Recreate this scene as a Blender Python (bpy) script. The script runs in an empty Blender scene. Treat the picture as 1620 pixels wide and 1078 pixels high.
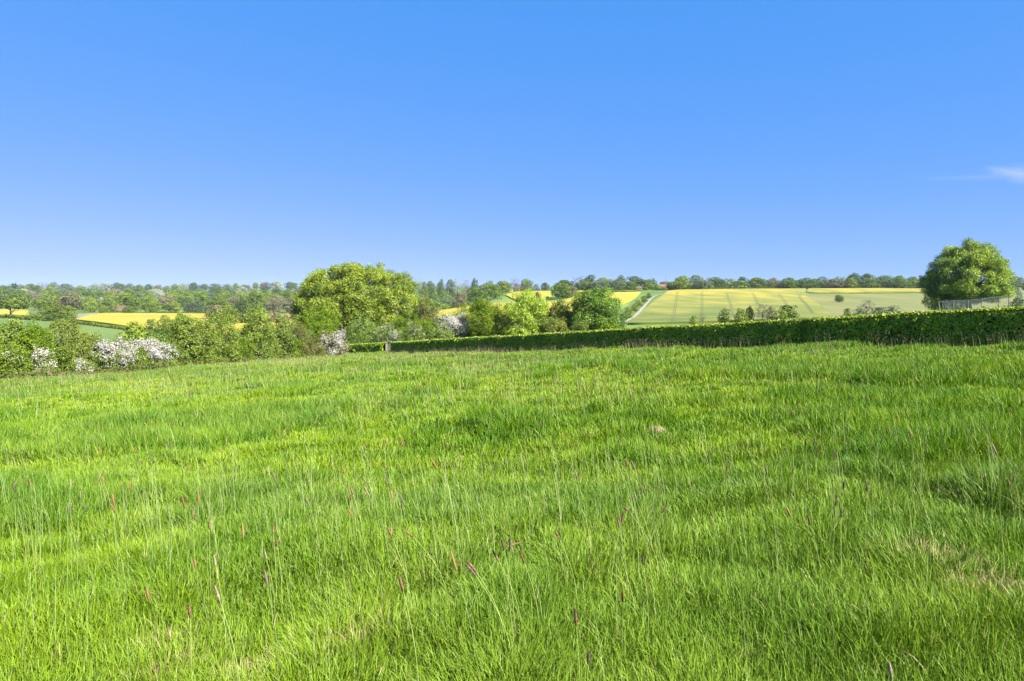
import bpy, math, random
import numpy as np
from mathutils import Vector
from mathutils.geometry import delaunay_2d_cdt

rng = np.random.default_rng(11)
random.seed(11)
sc = bpy.context.scene
col = sc.collection

# ------------------------------------------------------------------ camera
F = 1080.0            # focal length in photo pixels (24 mm lens on a 36 mm sensor, 1620 px wide)
YH = 465.0            # photo row of the eye-level horizon
EYE = 1.6
cam_d = bpy.data.cameras.new("camera")
cam_d.lens = 24.0
cam_d.sensor_width = 36.0
cam_d.shift_y = -(539.0 - YH) / 1620.0
cam_d.clip_start = 0.1
cam_d.clip_end = 20000
cam = bpy.data.objects.new("camera", cam_d)
cam.location = (0, 0, EYE)
cam.rotation_euler = (math.radians(90), 0, 0)
col.objects.link(cam)
sc.camera = cam

# ------------------------------------------------------------------ light
SUN_AZ, SUN_EL = math.radians(128), math.radians(42)
world = bpy.data.worlds.new("World")
sc.world = world
world.use_nodes = True
nt = world.node_tree
for n in list(nt.nodes):
    nt.nodes.remove(n)
sky = nt.nodes.new("ShaderNodeTexSky")
sky.sky_type = 'NISHITA'
sky.sun_disc = False
sky.sun_elevation = SUN_EL
sky.sun_rotation = SUN_AZ
sky.altitude = 8000
sky.air_density = 1.0
sky.dust_density = 0.0
sky.ozone_density = 3.0
# the photograph's sky is graded: an even, strongly saturated blue
sep = nt.nodes.new("ShaderNodeSeparateColor"); sep.mode = 'HSV'
com = nt.nodes.new("ShaderNodeCombineColor"); com.mode = 'HSV'
pw = nt.nodes.new("ShaderNodeMath"); pw.operation = 'POWER'; pw.inputs[1].default_value = 0.10
vm = nt.nodes.new("ShaderNodeMath"); vm.operation = 'MULTIPLY'; vm.inputs[1].default_value = 1.94
sm = nt.nodes.new("ShaderNodeMath"); sm.operation = 'MULTIPLY_ADD'; sm.inputs[1].default_value = -0.042; sm.inputs[2].default_value = 0.985; sm.use_clamp = True
hm_ = nt.nodes.new("ShaderNodeMath"); hm_.operation = 'MULTIPLY_ADD'; hm_.inputs[1].default_value = 0.0; hm_.inputs[2].default_value = 0.617
bg = nt.nodes.new("ShaderNodeBackground"); bg.inputs['Strength'].default_value = 0.10
outw = nt.nodes.new("ShaderNodeOutputWorld")
nt.links.new(sky.outputs[0], sep.inputs[0])
nt.links.new(sep.outputs[0], hm_.inputs[0]); nt.links.new(hm_.outputs[0], com.inputs[0])
nt.links.new(sep.outputs[2], sm.inputs[0]); nt.links.new(sm.outputs[0], com.inputs[1])
nt.links.new(sep.outputs[2], pw.inputs[0]); nt.links.new(pw.outputs[0], vm.inputs[0]); nt.links.new(vm.outputs[0], com.inputs[2])
# one thin wisp of high cloud low on the right of the sky, fixed in direction
tc = nt.nodes.new("ShaderNodeTexCoord")
mp = nt.nodes.new("ShaderNodeMapping"); mp.vector_type = 'TEXTURE'
nt.links.new(tc.outputs['Generated'], mp.inputs[0])
def sky_dir(px, py):
    return Vector(((px - 810) / F, 1.0, (YH - py) / F)).normalized()
def wisp(px, py, rx, rz, rot, amount):
    d = sky_dir(px, py)
    sub = nt.nodes.new("ShaderNodeVectorMath"); sub.operation = 'SUBTRACT'; sub.inputs[1].default_value = d
    nt.links.new(tc.outputs['Generated'], sub.inputs[0])
    m = nt.nodes.new("ShaderNodeMapping"); m.vector_type = 'POINT'
    m.inputs['Rotation'].default_value = (0, rot, 0)
    m2 = nt.nodes.new("ShaderNodeMapping"); m2.vector_type = 'POINT'
    m2.inputs['Scale'].default_value = (1 / rx, 1 / 0.5, 1 / rz)
    nt.links.new(sub.outputs[0], m.inputs[0]); nt.links.new(m.outputs[0], m2.inputs[0])
    ln = nt.nodes.new("ShaderNodeVectorMath"); ln.operation = 'LENGTH'
    nt.links.new(m2.outputs[0], ln.inputs[0])
    nz = nt.nodes.new("ShaderNodeTexNoise"); nz.inputs['Scale'].default_value = 1.6; nz.inputs['Detail'].default_value = 5
    nt.links.new(m2.outputs[0], nz.inputs['Vector'])
    ad = nt.nodes.new("ShaderNodeMath"); ad.operation = 'MULTIPLY_ADD'; ad.inputs[1].default_value = 1.1
    nt.links.new(nz.outputs[0], ad.inputs[0]); nt.links.new(ln.outputs['Value'], ad.inputs[2])
    mr = nt.nodes.new("ShaderNodeMapRange"); mr.interpolation_type = 'SMOOTHSTEP'
    mr.inputs['From Min'].default_value = 1.55; mr.inputs['From Max'].default_value = 0.4
    mr.inputs['To Min'].default_value = 0.0; mr.inputs['To Max'].default_value = amount
    nt.links.new(ad.outputs[0], mr.inputs['Value'])
    return mr.outputs[0]
w1 = wisp(1610, 276, 0.036, 0.013, math.radians(-14), 0.42)
w2 = wisp(1548, 281, 0.075, 0.0055, math.radians(-3), 0.12)
mx = nt.nodes.new("ShaderNodeMath"); mx.operation = 'MAXIMUM'
nt.links.new(w1, mx.inputs[0]); nt.links.new(w2, mx.inputs[1])
cm = nt.nodes.new("ShaderNodeMixRGB"); cm.inputs[2].default_value = (1.75, 1.9, 2.2, 1)
nt.links.new(mx.outputs[0], cm.inputs[0]); nt.links.new(com.outputs[0], cm.inputs[1])
nt.links.new(cm.outputs[0], bg.inputs[0])
nt.links.new(bg.outputs[0], outw.inputs[0])

sun_d = bpy.data.lights.new("sun", 'SUN')
sun_d.energy = 5.0
sun_d.angle = math.radians(0.53)
sun_d.color = (1.0, 0.955, 0.88)
sun = bpy.data.objects.new("sun", sun_d)
S = Vector((math.sin(SUN_AZ) * math.cos(SUN_EL), math.cos(SUN_AZ) * math.cos(SUN_EL), math.sin(SUN_EL)))
sun.rotation_euler = S.to_track_quat('Z', 'Y').to_euler()
col.objects.link(sun)

sc.view_settings.view_transform = 'Standard'
sc.view_settings.look = 'None'
sc.view_settings.exposure = 2.2
sc.view_settings.gamma = 1.0
sc.view_settings.use_curve_mapping = False
try:
    sc.cycles.max_bounces = 6
    sc.cycles.diffuse_bounces = 2
    sc.cycles.glossy_bounces = 2
    sc.cycles.transmission_bounces = 3
    sc.cycles.transparent_max_bounces = 4
    sc.cycles.volume_bounces = 1
    sc.cycles.use_denoising = True
    sc.cycles.denoising_prefilter = 'ACCURATE'
    sc.cycles.denoiser = 'OPENIMAGEDENOISE'
    sc.cycles.caustics_reflective = False
    sc.cycles.caustics_refractive = False
    sc.cycles.sample_clamp_indirect = 6
except Exception:
    pass

# ------------------------------------------------------------------ helpers
def tag(o, label=None, cat=None, group=None, kind=None):
    if label: o["label"] = label
    if cat: o["category"] = cat
    if group: o["group"] = group
    if kind: o["kind"] = kind
    return o

def empty(name, loc):
    o = bpy.data.objects.new(name, None)
    o.empty_display_size = 0.2
    o.location = loc
    col.objects.link(o)
    return o

def make_mesh(name, V, faces, mats, mat_idx=None, attrs=None, pcol=None, smooth=True):
    """V (n,3); faces = list of int arrays (m,k) of one size each; attrs = {name: per-face float}"""
    V = np.asarray(V, np.float32)
    me = bpy.data.meshes.new(name)
    faces = [np.asarray(f, np.int32) for f in faces if len(f)]
    me.vertices.add(len(V)); me.vertices.foreach_set("co", V.ravel())
    nl = sum(f.size for f in faces); nf = sum(len(f) for f in faces)
    me.loops.add(nl); me.polygons.add(nf)
    me.loops.foreach_set("vertex_index", np.concatenate([f.ravel() for f in faces]))
    tot = np.concatenate([np.full(len(f), f.shape[1], np.int32) for f in faces])
    st = np.zeros(nf, np.int32); st[1:] = np.cumsum(tot)[:-1]
    me.polygons.foreach_set("loop_start", st)
    if smooth is not None:
        me.polygons.foreach_set("use_smooth", np.full(nf, bool(smooth)))
    for m in (mats if isinstance(mats, (list, tuple)) else [mats]):
        me.materials.append(m)
    if mat_idx is not None:
        me.polygons.foreach_set("material_index", np.asarray(mat_idx, np.int32))
    for k, a in (attrs or {}).items():
        at = me.attributes.new(k, 'FLOAT', 'FACE'); at.data.foreach_set("value", np.asarray(a, np.float32))
    if pcol is not None:
        at = me.attributes.new("Col", 'FLOAT_COLOR', 'POINT')
        c = np.ones((len(V), 4), np.float32); c[:, :3] = np.asarray(pcol) * .64
        at.data.foreach_set("color", c.ravel())
    me.update(calc_edges=True)
    return me

def obj(name, me, parent=None, loc=None):
    o = bpy.data.objects.new(name, me)
    if loc is not None: o.location = loc
    if parent is not None: o.parent = parent
    col.objects.link(o)
    return o

def _hash(ix, iy, seed):
    h = (ix.astype(np.int64) * 374761393 + iy.astype(np.int64) * 668265263 + seed * 982451653) & 0x7fffffff
    h = ((h ^ (h >> 13)) * 1274126177) & 0x7fffffff
    h = (h ^ (h >> 16)) & 0xffff
    return h / 65535.0

def vnoise(x, y, seed=0):
    x = np.asarray(x, float); y = np.asarray(y, float)
    ix = np.floor(x); iy = np.floor(y)
    fx = x - ix; fy = y - iy
    fx = fx * fx * (3 - 2 * fx); fy = fy * fy * (3 - 2 * fy)
    ix = ix.astype(np.int64); iy = iy.astype(np.int64)
    a = _hash(ix, iy, seed); b = _hash(ix + 1, iy, seed)
    c = _hash(ix, iy + 1, seed); d = _hash(ix + 1, iy + 1, seed)
    return (a * (1 - fx) + b * fx) * (1 - fy) + (c * (1 - fx) + d * fx) * fy

def fbm(x, y, seed=0, oct=3):
    s = 0; a = 0.5; t = 0
    for i in range(oct):
        s = s + a * vnoise(np.asarray(x) * 2 ** i, np.asarray(y) * 2 ** i, seed + i * 17); t += a; a *= .5
    return s / t

def sstep(a, b, x):
    t = np.clip((x - a) / (b - a), 0, 1)
    return t * t * (3 - 2 * t)

# ------------------------------------------------------------------ terrain
PXC = np.array([-300, 0, 200, 400, 550, 680, 800, 1000, 1200, 1400, 1620, 1900], float)
def zy(D, ys): return [EYE - (y - YH) * D / F for y in ys]
slope = .055 * (PXC - 810) / F - .062
ROWS = [
    (100, list(slope * 100)), (118, list(slope * 118)),
    (145, [-17, -15.5, -14.3, -12.9, -11.4, -10, -9, -7.4, -5.4, -3.6, -2.0, -1.5]),
    (200, [-20, -19.5, -19, -18.5, -16.5, -13.5, -12, -10, -7.4, -5.4, -3.6, -3.2]),
    (300, [-17.5, -17.2, -18, -18.5, -17.5, -12.6, -11, -10, -9, -7.8, -6.6, -6]),
    (420, zy(420, [500, 504, 512, 515, 514, 493, 486, 488, 487, 486, 484, 484])),
    (520, zy(520, [496, 498, 504, 506, 506, 499, 478, 477, 476, 476.5, 476, 476])),
    (600, zy(600, [492, 493, 499, 500, 500, 500, 469, 467, 467, 468, 468, 468])),
    (690, zy(690, [487, 489, 494, 494, 493, 493, 463.5, 461, 458.5, 458, 459.5, 460])),
    (820, zy(820, [480, 482, 486, 486, 485, 485, 462, 460, 458, 457.5, 459, 459])),
    (1000, zy(1000, [472, 473, 475, 475, 474, 472, 460.5, 459, 458, 457.5, 459, 459])),
    (1200, zy(1200, [465, 466, 467, 467, 465, 462, 459, 459, 459, 459, 459, 459])),
    (1420, zy(1420, [459, 459, 459.5, 459, 457.5, 456.5, 458, 460, 460, 460, 460, 460])),
    (1960, [6] * 12), (3000, [0] * 12), (9000, [0] * 12),
]
def pchip(x, y, xq):
    """x (n,), y (n,m): monotone cubic along axis 0 -> (len(xq), m)"""
    h = np.diff(x)[:, None]; d = np.diff(y, axis=0) / h
    m = np.zeros_like(y)
    w1 = 2 * h[1:] + h[:-1]; w2 = h[1:] + 2 * h[:-1]
    same = (d[:-1] * d[1:]) > 0
    with np.errstate(divide='ignore', invalid='ignore'):
        hm = (w1 + w2) / (w1 / d[:-1] + w2 / d[1:])
    m[1:-1] = np.where(same, hm, 0)
    m[0] = d[0]; m[-1] = d[-1]
    i = np.clip(np.searchsorted(x, xq) - 1, 0, len(x) - 2)
    hh = h[i]; t = ((xq - x[i])[:, None]) / hh
    return (y[i] * (1 + 2 * t) * (1 - t) ** 2 + m[i] * hh * t * (1 - t) ** 2 +
            y[i + 1] * t * t * (3 - 2 * t) + m[i + 1] * hh * t * t * (t - 1))
_az = np.arctan((PXC - 810) / F)
_lr = np.log(np.array([r[0] for r in ROWS], float))
_zt = np.array([r[1] for r in ROWS], float)
_lq = np.linspace(_lr[0], _lr[-1], 700)
_aq = np.linspace(_az[0], _az[-1], 400)
_zg = pchip(_az, pchip(_lr, _zt, _lq).T, _aq)          # (az, lnD)

def H(x, y, micro=True):
    x = np.asarray(x, float); y = np.asarray(y, float)
    r = np.hypot(x, y); az = np.arctan2(x, y)
    azc = np.clip(az, _az[0], _az[-1])
    De = np.maximum(r * np.cos(azc), 1e-3)
    ia = np.clip((azc - _aq[0]) / (_aq[1] - _aq[0]), 0, len(_aq) - 1.001)
    il = np.clip((np.log(De) - _lq[0]) / (_lq[1] - _lq[0]), 0, len(_lq) - 1.001)
    a0 = ia.astype(int); l0 = il.astype(int); fa = ia - a0; fl = il - l0
    zt = ((_zg[a0, l0] * (1 - fa) + _zg[a0 + 1, l0] * fa) * (1 - fl) +
          (_zg[a0, l0 + 1] * (1 - fa) + _zg[a0 + 1, l0 + 1] * fa) * fl)
    pl = .055 * x - .062 * y
    w = 1 - sstep(105, 118, De)
    z = pl * w + zt * (1 - w)
    if micro:
        near = 1 - sstep(90, 140, De)
        z = z + near * ((vnoise(x / 4.5, y / 4.5, 3) - .5) * .36 + (vnoise(x / 1.3, y / 1.3, 5) - .5) * .17 + (vnoise(x / .55, y / .55, 6) - .5) * .05 * (1 - sstep(8, 20, r)))
        far = sstep(180, 400, De)
        z = z + far * (fbm(x / 140, y / 140, 9) - .5) * 1.2
    return z
def h1(x, y): return float(H(np.array([x]), np.array([y]))[0])
def at(px, D):
    x = (px - 810) / F * D
    return (x, D, h1(x, D))
_marD = np.exp(np.linspace(math.log(1.6), math.log(2500), 1500))
def hit(px, py, dmin=1.6):
    """where the sight line through photo pixel (px,py) meets the ground beyond dmin"""
    x = (px - 810) / F * _marD
    yy = YH + (EYE - H(x, _marD)) * F / _marD
    ok = np.where((yy <= py) & (_marD >= dmin))[0]
    D = _marD[ok[0]] if len(ok) else dmin
    return ((px - 810) / F * D, float(D))

# ------------------------------------------------------------------ materials
ALB = 0.78          # one scale for every surface colour, set together with the exposure
def nodes_of(name):
    m = bpy.data.materials.new(name); m.use_nodes = True
    t = m.node_tree
    for n in list(t.nodes): t.nodes.remove(n)
    o = t.nodes.new("ShaderNodeOutputMaterial")
    return m, t, o

def ramp(t, stops):
    r = t.nodes.new("ShaderNodeValToRGB")
    e = r.color_ramp.elements
    while len(e) < len(stops): e.new(0.5)
    for el, (p, c) in zip(e, stops):
        el.position = p; el.color = (c[0] * ALB, c[1] * ALB, c[2] * ALB, 1)
    return r

def leaf_mat(name, dark, mid, light, trans=.18, gloss=0.0, vary=.12, tint=(1.15, 1.1, .55)):
    m, t, o = nodes_of(name)
    a = t.nodes.new("ShaderNodeAttribute"); a.attribute_name = "rnd"
    r = ramp(t, [(0.0, dark), (0.5, mid), (1.0, light)])
    t.links.new(a.outputs['Fac'], r.inputs[0])
    oi = t.nodes.new("ShaderNodeObjectInfo")
    mr = t.nodes.new("ShaderNodeMapRange")
    mr.inputs['To Min'].default_value = 1 - vary; mr.inputs['To Max'].default_value = 1 + vary
    t.links.new(oi.outputs['Random'], mr.inputs['Value'])
    hs = t.nodes.new("ShaderNodeHueSaturation")
    t.links.new(mr.outputs[0], hs.inputs['Value']); t.links.new(r.outputs[0], hs.inputs['Color'])
    d = t.nodes.new("ShaderNodeBsdfDiffuse"); t.links.new(hs.outputs[0], d.inputs[0])
    tr = t.nodes.new("ShaderNodeBsdfTranslucent")
    mu = t.nodes.new("ShaderNodeMixRGB"); mu.blend_type = 'MULTIPLY'; mu.inputs[0].default_value = 1
    mu.inputs[2].default_value = (*tint, 1)
    t.links.new(hs.outputs[0], mu.inputs[1]); t.links.new(mu.outputs[0], tr.inputs[0])
    mix = t.nodes.new("ShaderNodeMixShader"); mix.inputs[0].default_value = trans
    t.links.new(d.outputs[0], mix.inputs[1]); t.links.new(tr.outputs[0], mix.inputs[2])
    last = mix
    if gloss:
        g = t.nodes.new("ShaderNodeBsdfGlossy"); g.inputs['Roughness'].default_value = .42
        g.inputs[0].default_value = (1, 1, 1, 1)
        mg = t.nodes.new("ShaderNodeMixShader"); mg.inputs[0].default_value = gloss
        t.links.new(mix.outputs[0], mg.inputs[1]); t.links.new(g.outputs[0], mg.inputs[2]); last = mg
    t.links.new(last.outputs[0], o.inputs[0])
    return m

def noise_mat(name, stops, scale=1.0, detail=4, rough=.9, stretch=(1, 1, 1), bump=0.0, ygrad=None):
    m, t, o = nodes_of(name)
    tcn = t.nodes.new("ShaderNodeTexCoord")
    mpn = t.nodes.new("ShaderNodeMapping"); mpn.inputs['Scale'].default_value = stretch
    n = t.nodes.new("ShaderNodeTexNoise"); n.inputs['Scale'].default_value = scale; n.inputs['Detail'].default_value = detail
    t.links.new(tcn.outputs['Object'], mpn.inputs[0]); t.links.new(mpn.outputs[0], n.inputs['Vector'])
    r = ramp(t, stops)
    if ygrad:
        sx = t.nodes.new("ShaderNodeSeparateXYZ"); t.links.new(tcn.outputs['Object'], sx.inputs[0])
        yr = t.nodes.new("ShaderNodeMapRange"); yr.inputs['From Min'].default_value = ygrad[0]; yr.inputs['From Max'].default_value = ygrad[1]
        yr.inputs['To Min'].default_value = -ygrad[2]; yr.inputs['To Max'].default_value = ygrad[2]
        t.links.new(sx.outputs[1], yr.inputs['Value'])
        ya = t.nodes.new("ShaderNodeMath"); ya.operation = 'ADD'
        t.links.new(n.outputs[0], ya.inputs[0]); t.links.new(yr.outputs[0], ya.inputs[1]); t.links.new(ya.outputs[0], r.inputs[0])
    else:
        t.links.new(n.outputs[0], r.inputs[0])
    p = t.nodes.new("ShaderNodeBsdfPrincipled"); p.inputs['Roughness'].default_value = rough
    p.inputs['Specular IOR Level'].default_value = .2
    t.links.new(r.outputs[0], p.inputs['Base Color'])
    if bump:
        b = t.nodes.new("ShaderNodeBump"); b.inputs['Strength'].default_value = bump
        t.links.new(n.outputs[0], b.inputs['Height']); t.links.new(b.outputs[0], p.inputs['Normal'])
    t.links.new(p.outputs[0], o.inputs[0])
    return m

M = {}
M['bark'] = noise_mat('bark', [(.3, (.06, .048, .035)), (.7, (.15, .125, .095))], 6, 5, .95, (1, 1, .25), .4)
M['dead_wood'] = noise_mat('dead_wood', [(.3, (.12, .11, .095)), (.7, (.22, .205, .18))], 5, 4)
M['oak'] = leaf_mat('oak_leaf', (0.062, 0.109, 0.0084), (0.189, 0.268, 0.0167), (0.382, 0.426, 0.0293), gloss=.02)
M['oak_green'] = leaf_mat('oak_green_leaf', (0.0638, 0.123, 0.0093), (0.192, 0.284, 0.0177), (0.4011, 0.4704, 0.0278), gloss=.02)
M['oak_dark'] = leaf_mat('oak_dark_leaf', (0.037, 0.088, 0.0095), (0.105, 0.2, 0.0165), (0.223, 0.341, 0.0306), gloss=.02)
M['oak_deep'] = leaf_mat('oak_deep_leaf', (0.069, 0.137, 0.0123), (0.218, 0.323, 0.0215), (0.436, 0.529, 0.0369), gloss=.02)
M['maple'] = leaf_mat('maple_leaf', (0.04, 0.075, 0.007), (0.122, 0.183, 0.016), (0.241, 0.28, 0.028), gloss=.02)
M['hazel'] = leaf_mat('hazel_leaf', (0.038, 0.08, 0.0074), (0.121, 0.194, 0.0152), (0.233, 0.305, 0.0284))
M['willow'] = leaf_mat('willow_leaf', (0.053, 0.081, 0.0155), (0.149, 0.19, 0.0331), (0.248, 0.27, 0.0609))
M['hawthorn'] = leaf_mat('hawthorn_leaf', (0.039, 0.075, 0.0066), (0.112, 0.173, 0.0139), (0.25, 0.298, 0.0265), gloss=.02)
M['dark'] = leaf_mat('dark_leaf', (0.0375, 0.081, 0.0084), (0.111, 0.179, 0.0176), (0.2562, 0.315, 0.0336), gloss=.03)
M['olive'] = leaf_mat('olive_leaf', (.07, .08, .025), (.13, .14, .04), (.22, .22, .07))
M['blossom'] = leaf_mat('blossom_petal', (0.331, 0.294, 0.2576), (0.478, 0.451, 0.414), (0.607, 0.589, 0.552), trans=.3, tint=(1, .97, .93))
M['hedge'] = leaf_mat('hedge_leaf', (0.138, 0.269, 0.0118), (0.394, 0.609, 0.0232), (0.881, 0.972, 0.0408), gloss=.03, trans=.4)
M['hedge_new_sunlit'] = leaf_mat('hedge_new_sunlit_leaf', (0.105, 0.174, 0.0133), (0.194, 0.276, 0.0221), (0.291, 0.331, 0.0368), gloss=.02)
M['bramble'] = leaf_mat('bramble_leaf', (.05, .07, .015), (.09, .115, .025), (.16, .15, .05))
# far kinds
M['far_dark'] = leaf_mat('far_dark_leaf', (0.03, 0.063, 0.0108), (0.078, 0.125, 0.0189), (0.156, 0.208, 0.0283), vary=.2)
M['far_mid'] = leaf_mat('far_mid_leaf', (0.044, 0.083, 0.011), (0.117, 0.171, 0.0187), (0.212, 0.256, 0.0295), vary=.2)
M['far_yellow'] = leaf_mat('far_yellow_leaf', (0.066, 0.098, 0.0137), (0.152, 0.212, 0.0249), (0.258, 0.304, 0.0374), vary=.15)
M['far_grey'] = leaf_mat('far_grey_leaf', (0.048, 0.072, 0.0374), (0.1, 0.14, 0.068), (0.1785, 0.2205, 0.116), vary=.15)
M['far_silver'] = leaf_mat('far_silver_leaf', (.15, .19, .12), (.25, .29, .20), (.38, .41, .31), vary=.1)
M['far_brown'] = leaf_mat('far_brown_leaf', (.085, .085, .045), (.15, .14, .07), (.23, .20, .11), vary=.15)
M['far_twig'] = leaf_mat('far_twig', (.10, .085, .07), (.17, .145, .12), (.26, .22, .19), vary=.15, trans=.15)
M['far_pine'] = leaf_mat('far_pine_needle', (.018, .04, .025), (.035, .065, .036), (.06, .09, .05))

# ------------------------------------------------------------------ ground
def ground_material():
    m, t, o = nodes_of('meadow_soil')
    geo = t.nodes.new("ShaderNodeNewGeometry")
    n1 = t.nodes.new("ShaderNodeTexNoise"); n1.inputs['Scale'].default_value = .6; n1.inputs['Detail'].default_value = 6
    n2 = t.nodes.new("ShaderNodeTexNoise"); n2.inputs['Scale'].default_value = .012; n2.inputs['Detail'].default_value = 5
    t.links.new(geo.outputs['Position'], n1.inputs['Vector']); t.links.new(geo.outputs['Position'], n2.inputs['Vector'])
    r1 = ramp(t, [(.3, (.03, .05, .008)), (.55, (.05, .075, .012)), (.75, (.085, .085, .025))])
    r2 = ramp(t, [(.3, (.07, .13, .03)), (.5, (.11, .17, .045)), (.7, (.17, .20, .07))])
    t.links.new(n1.outputs[0], r1.inputs[0]); t.links.new(n2.outputs[0], r2.inputs[0])
    ln = t.nodes.new("ShaderNodeVectorMath"); ln.operation = 'LENGTH'
    t.links.new(geo.outputs['Position'], ln.inputs[0])
    mr = t.nodes.new("ShaderNodeMapRange"); mr.inputs['From Min'].default_value = 115; mr.inputs['From Max'].default_value = 150
    t.links.new(ln.outputs['Value'], mr.inputs['Value'])
    mxn = t.nodes.new("ShaderNodeMixRGB")
    t.links.new(mr.outputs[0], mxn.inputs[0]); t.links.new(r1.outputs[0], mxn.inputs[1]); t.links.new(r2.outputs[0], mxn.inputs[2])
    d = t.nodes.new("ShaderNodeBsdfDiffuse"); t.links.new(mxn.outputs[0], d.inputs[0])
    t.links.new(d.outputs[0], o.inputs[0])
    return m

def build_ground():
    front = np.radians(np.linspace(-46, 46, 330))
    rest = np.radians(np.linspace(46, 314, 60))[1:-1]
    az = np.concatenate([front, rest]); na = len(az)
    r = np.concatenate([np.exp(np.linspace(math.log(.5), math.log(1950), 380))]); nr = len(r)
    A, R = np.meshgrid(az, r)
    x = (R * np.sin(A)).ravel(); y = (R * np.cos(A)).ravel()
    z = H(x, y)
    V = np.stack([x, y, z], 1)
    V = np.vstack([V, [[0, 0, h1(0, 0)]]])
    i = np.arange(nr - 1)[:, None]; j = np.arange(na)[None, :]; j2 = (j + 1) % na
    Q = np.stack([i * na + j, i * na + j2, (i + 1) * na + j2, (i + 1) * na + j], -1).reshape(-1, 4)[:, ::-1]
    T = np.stack([np.full(na, len(V) - 1), np.arange(na), (np.arange(na) + 1) % na], 1)[:, ::-1]
    o = obj('ground', make_mesh('ground', V, [Q, T], ground_material()))
    tag(o, kind='structure')
build_ground()

# ------------------------------------------------------------------ fields draped over the valley
def poly_clean(pts, cell):
    out = []
    n = len(pts)
    for i in range(n):
        a = np.array(pts[i]); b = np.array(pts[(i + 1) % n])
        k = max(1, int(np.hypot(*(b - a)) / cell))
        for s in range(k): out.append(tuple(a + (b - a) * s / k))
    return out
def inside(P, poly):
    x, y = P[:, 0], P[:, 1]; c = np.zeros(len(P), bool); n = len(poly)
    for i in range(n):
        x1, y1 = poly[i]; x2, y2 = poly[(i + 1) % n]
        k = ((y1 > y) != (y2 > y)) & (x < (x2 - x1) * (y - y1) / (y2 - y1 + 1e-12) + x1)
        c ^= k
    return c
def field(name, pts, off, mat, cell=9.0):
    B = poly_clean(pts, cell)
    P = np.array(B)
    lo, hi = P.min(0), P.max(0)
    gx, gy = np.meshgrid(np.arange(lo[0], hi[0], cell), np.arange(lo[1], hi[1], cell))
    G = np.stack([gx.ravel(), gy.ravel()], 1)
    G = G[inside(G, B)]
    allp = [Vector(p) for p in B] + [Vector(p) for p in G]
    nb = len(B)
    vs, es, fs, *_ = delaunay_2d_cdt(allp, [(i, (i + 1) % nb) for i in range(nb)], [list(range(nb))], 1, 1e-4)
    V = np.array([(v.x, v.y) for v in vs])
    z = H(V[:, 0], V[:, 1]) + off
    V3 = np.column_stack([V, z])
    T = [f for f in fs if len(f) == 3]
    bz = H(P[:, 0], P[:, 1])
    top = np.column_stack([P, bz + off]); bot = np.column_stack([P, bz - 1.2])
    n0 = len(V3)
    ii = np.arange(nb); jj = (ii + 1) % nb
    Q = np.stack([n0 + ii, n0 + jj, n0 + nb + jj, n0 + nb + ii], 1)
    o = obj(name, make_mesh(name, np.vstack([V3, top, bot]), [np.array(T), Q], mat))
    return tag(o, kind='structure')
def pd(lst): return [((px - 810) / F * D, D) for px, D in lst]

M['pasture'] = noise_mat('pasture', [(.3, (.075, .125, .024)), (.5, (.092, .142, .029)), (.72, (.115, .158, .04))], .02, 6, .95, (1, .5, 1))
M['rape'] = noise_mat('rapeseed', [(.25, (.20, .18, .016)), (.45, (.255, .225, .018)), (.7, (.285, .25, .028))], .035, 8, .95, (1, .35, 1))
M['rape_thin'] = noise_mat('rapeseed_thin', [(.28, (.075, .105, .018)), (.42, (.12, .138, .02)), (.55, (.17, .166, .026)), (.70, (.24, .21, .02))], .045, 10, .95, (1, .45, 1), ygrad=(270, 690, .16))
M['rough_pasture'] = noise_mat('rough_pasture', [(.3, (.09, .112, .026)), (.5, (.12, .13, .034)), (.72, (.155, .146, .045))], .03, 8, .95, (1, .4, 1))
M['verge'] = noise_mat('verge', [(.3, (.06, .10, .018)), (.6, (.09, .13, .025))], .08, 6)
M['fallow'] = noise_mat('fallow', [(.3, (.12, .125, .075)), (.6, (.17, .168, .11))], .06, 6)
M['chalk'] = noise_mat('chalk_track', [(.3, (.18, .165, .135)), (.7, (.26, .24, .20))], .5, 5)
M['tram'] = noise_mat('tramline', [(.3, (.075, .09, .026)), (.7, (.105, .115, .034))], .4, 4)

field('pasture_field', pd([(-320, 190), (-320, 430), (-100, 425), (0, 420), (80, 412), (130, 385), (200, 350), (262, 325), (300, 300), (310, 190)]), .35, M['pasture'])
field('rapeseed_field', pd([(118, 445), (150, 425), (210, 372), (270, 345), (330, 330), (480, 400), (560, 470), (560, 632), (400, 634), (200, 640), (165, 628), (140, 560)]), .9, M['rape'])
field('rapeseed_field', pd([(-330, 450), (-330, 640), (-60, 640), (44, 645), (48, 455)]), .9, M['rape'])
field('fallow_strip', pd([(90, 430), (118, 447), (138, 560), (163, 628), (150, 632), (118, 560), (85, 450)]), .6, M['fallow'])
field('rapeseed_field', [hit(690, 496, 250), hit(700, 493, 250), hit(730, 488.5, 250), hit(764, 484, 250), hit(800, 480, 250), *pd([(835, 470), (850, 430), (850, 330), (700, 330), (660, 350)])], .9, M['rape'], 6)
field('rapeseed_field', pd([(858, 340), (862, 480), (905, 560), (925, 620), (1014, 640), (1006, 560), (985, 470), (950, 340)]), .9, M['rape'])
field('rapeseed_field', pd([(800, 600), (818, 690), (872, 690), (868, 640), (872, 585), (850, 520), (820, 520)]), .9, M['rape'])
field('rapeseed_field', pd([(905, 612), (890, 655), (900, 690), (1015, 692), (1016, 650), (930, 628)]), .9, M['rape'])
field('thin_rapeseed_field', pd([(985, 255), (1002, 330), (1020, 400), (1036, 520), (1058, 655), (1075, 690), (1110, 712), (1200, 712), (1275, 708), (1270, 620), (1285, 520), (1300, 430), (1312, 330), (1330, 240)]), .8, M['rape_thin'], 7)
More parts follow.
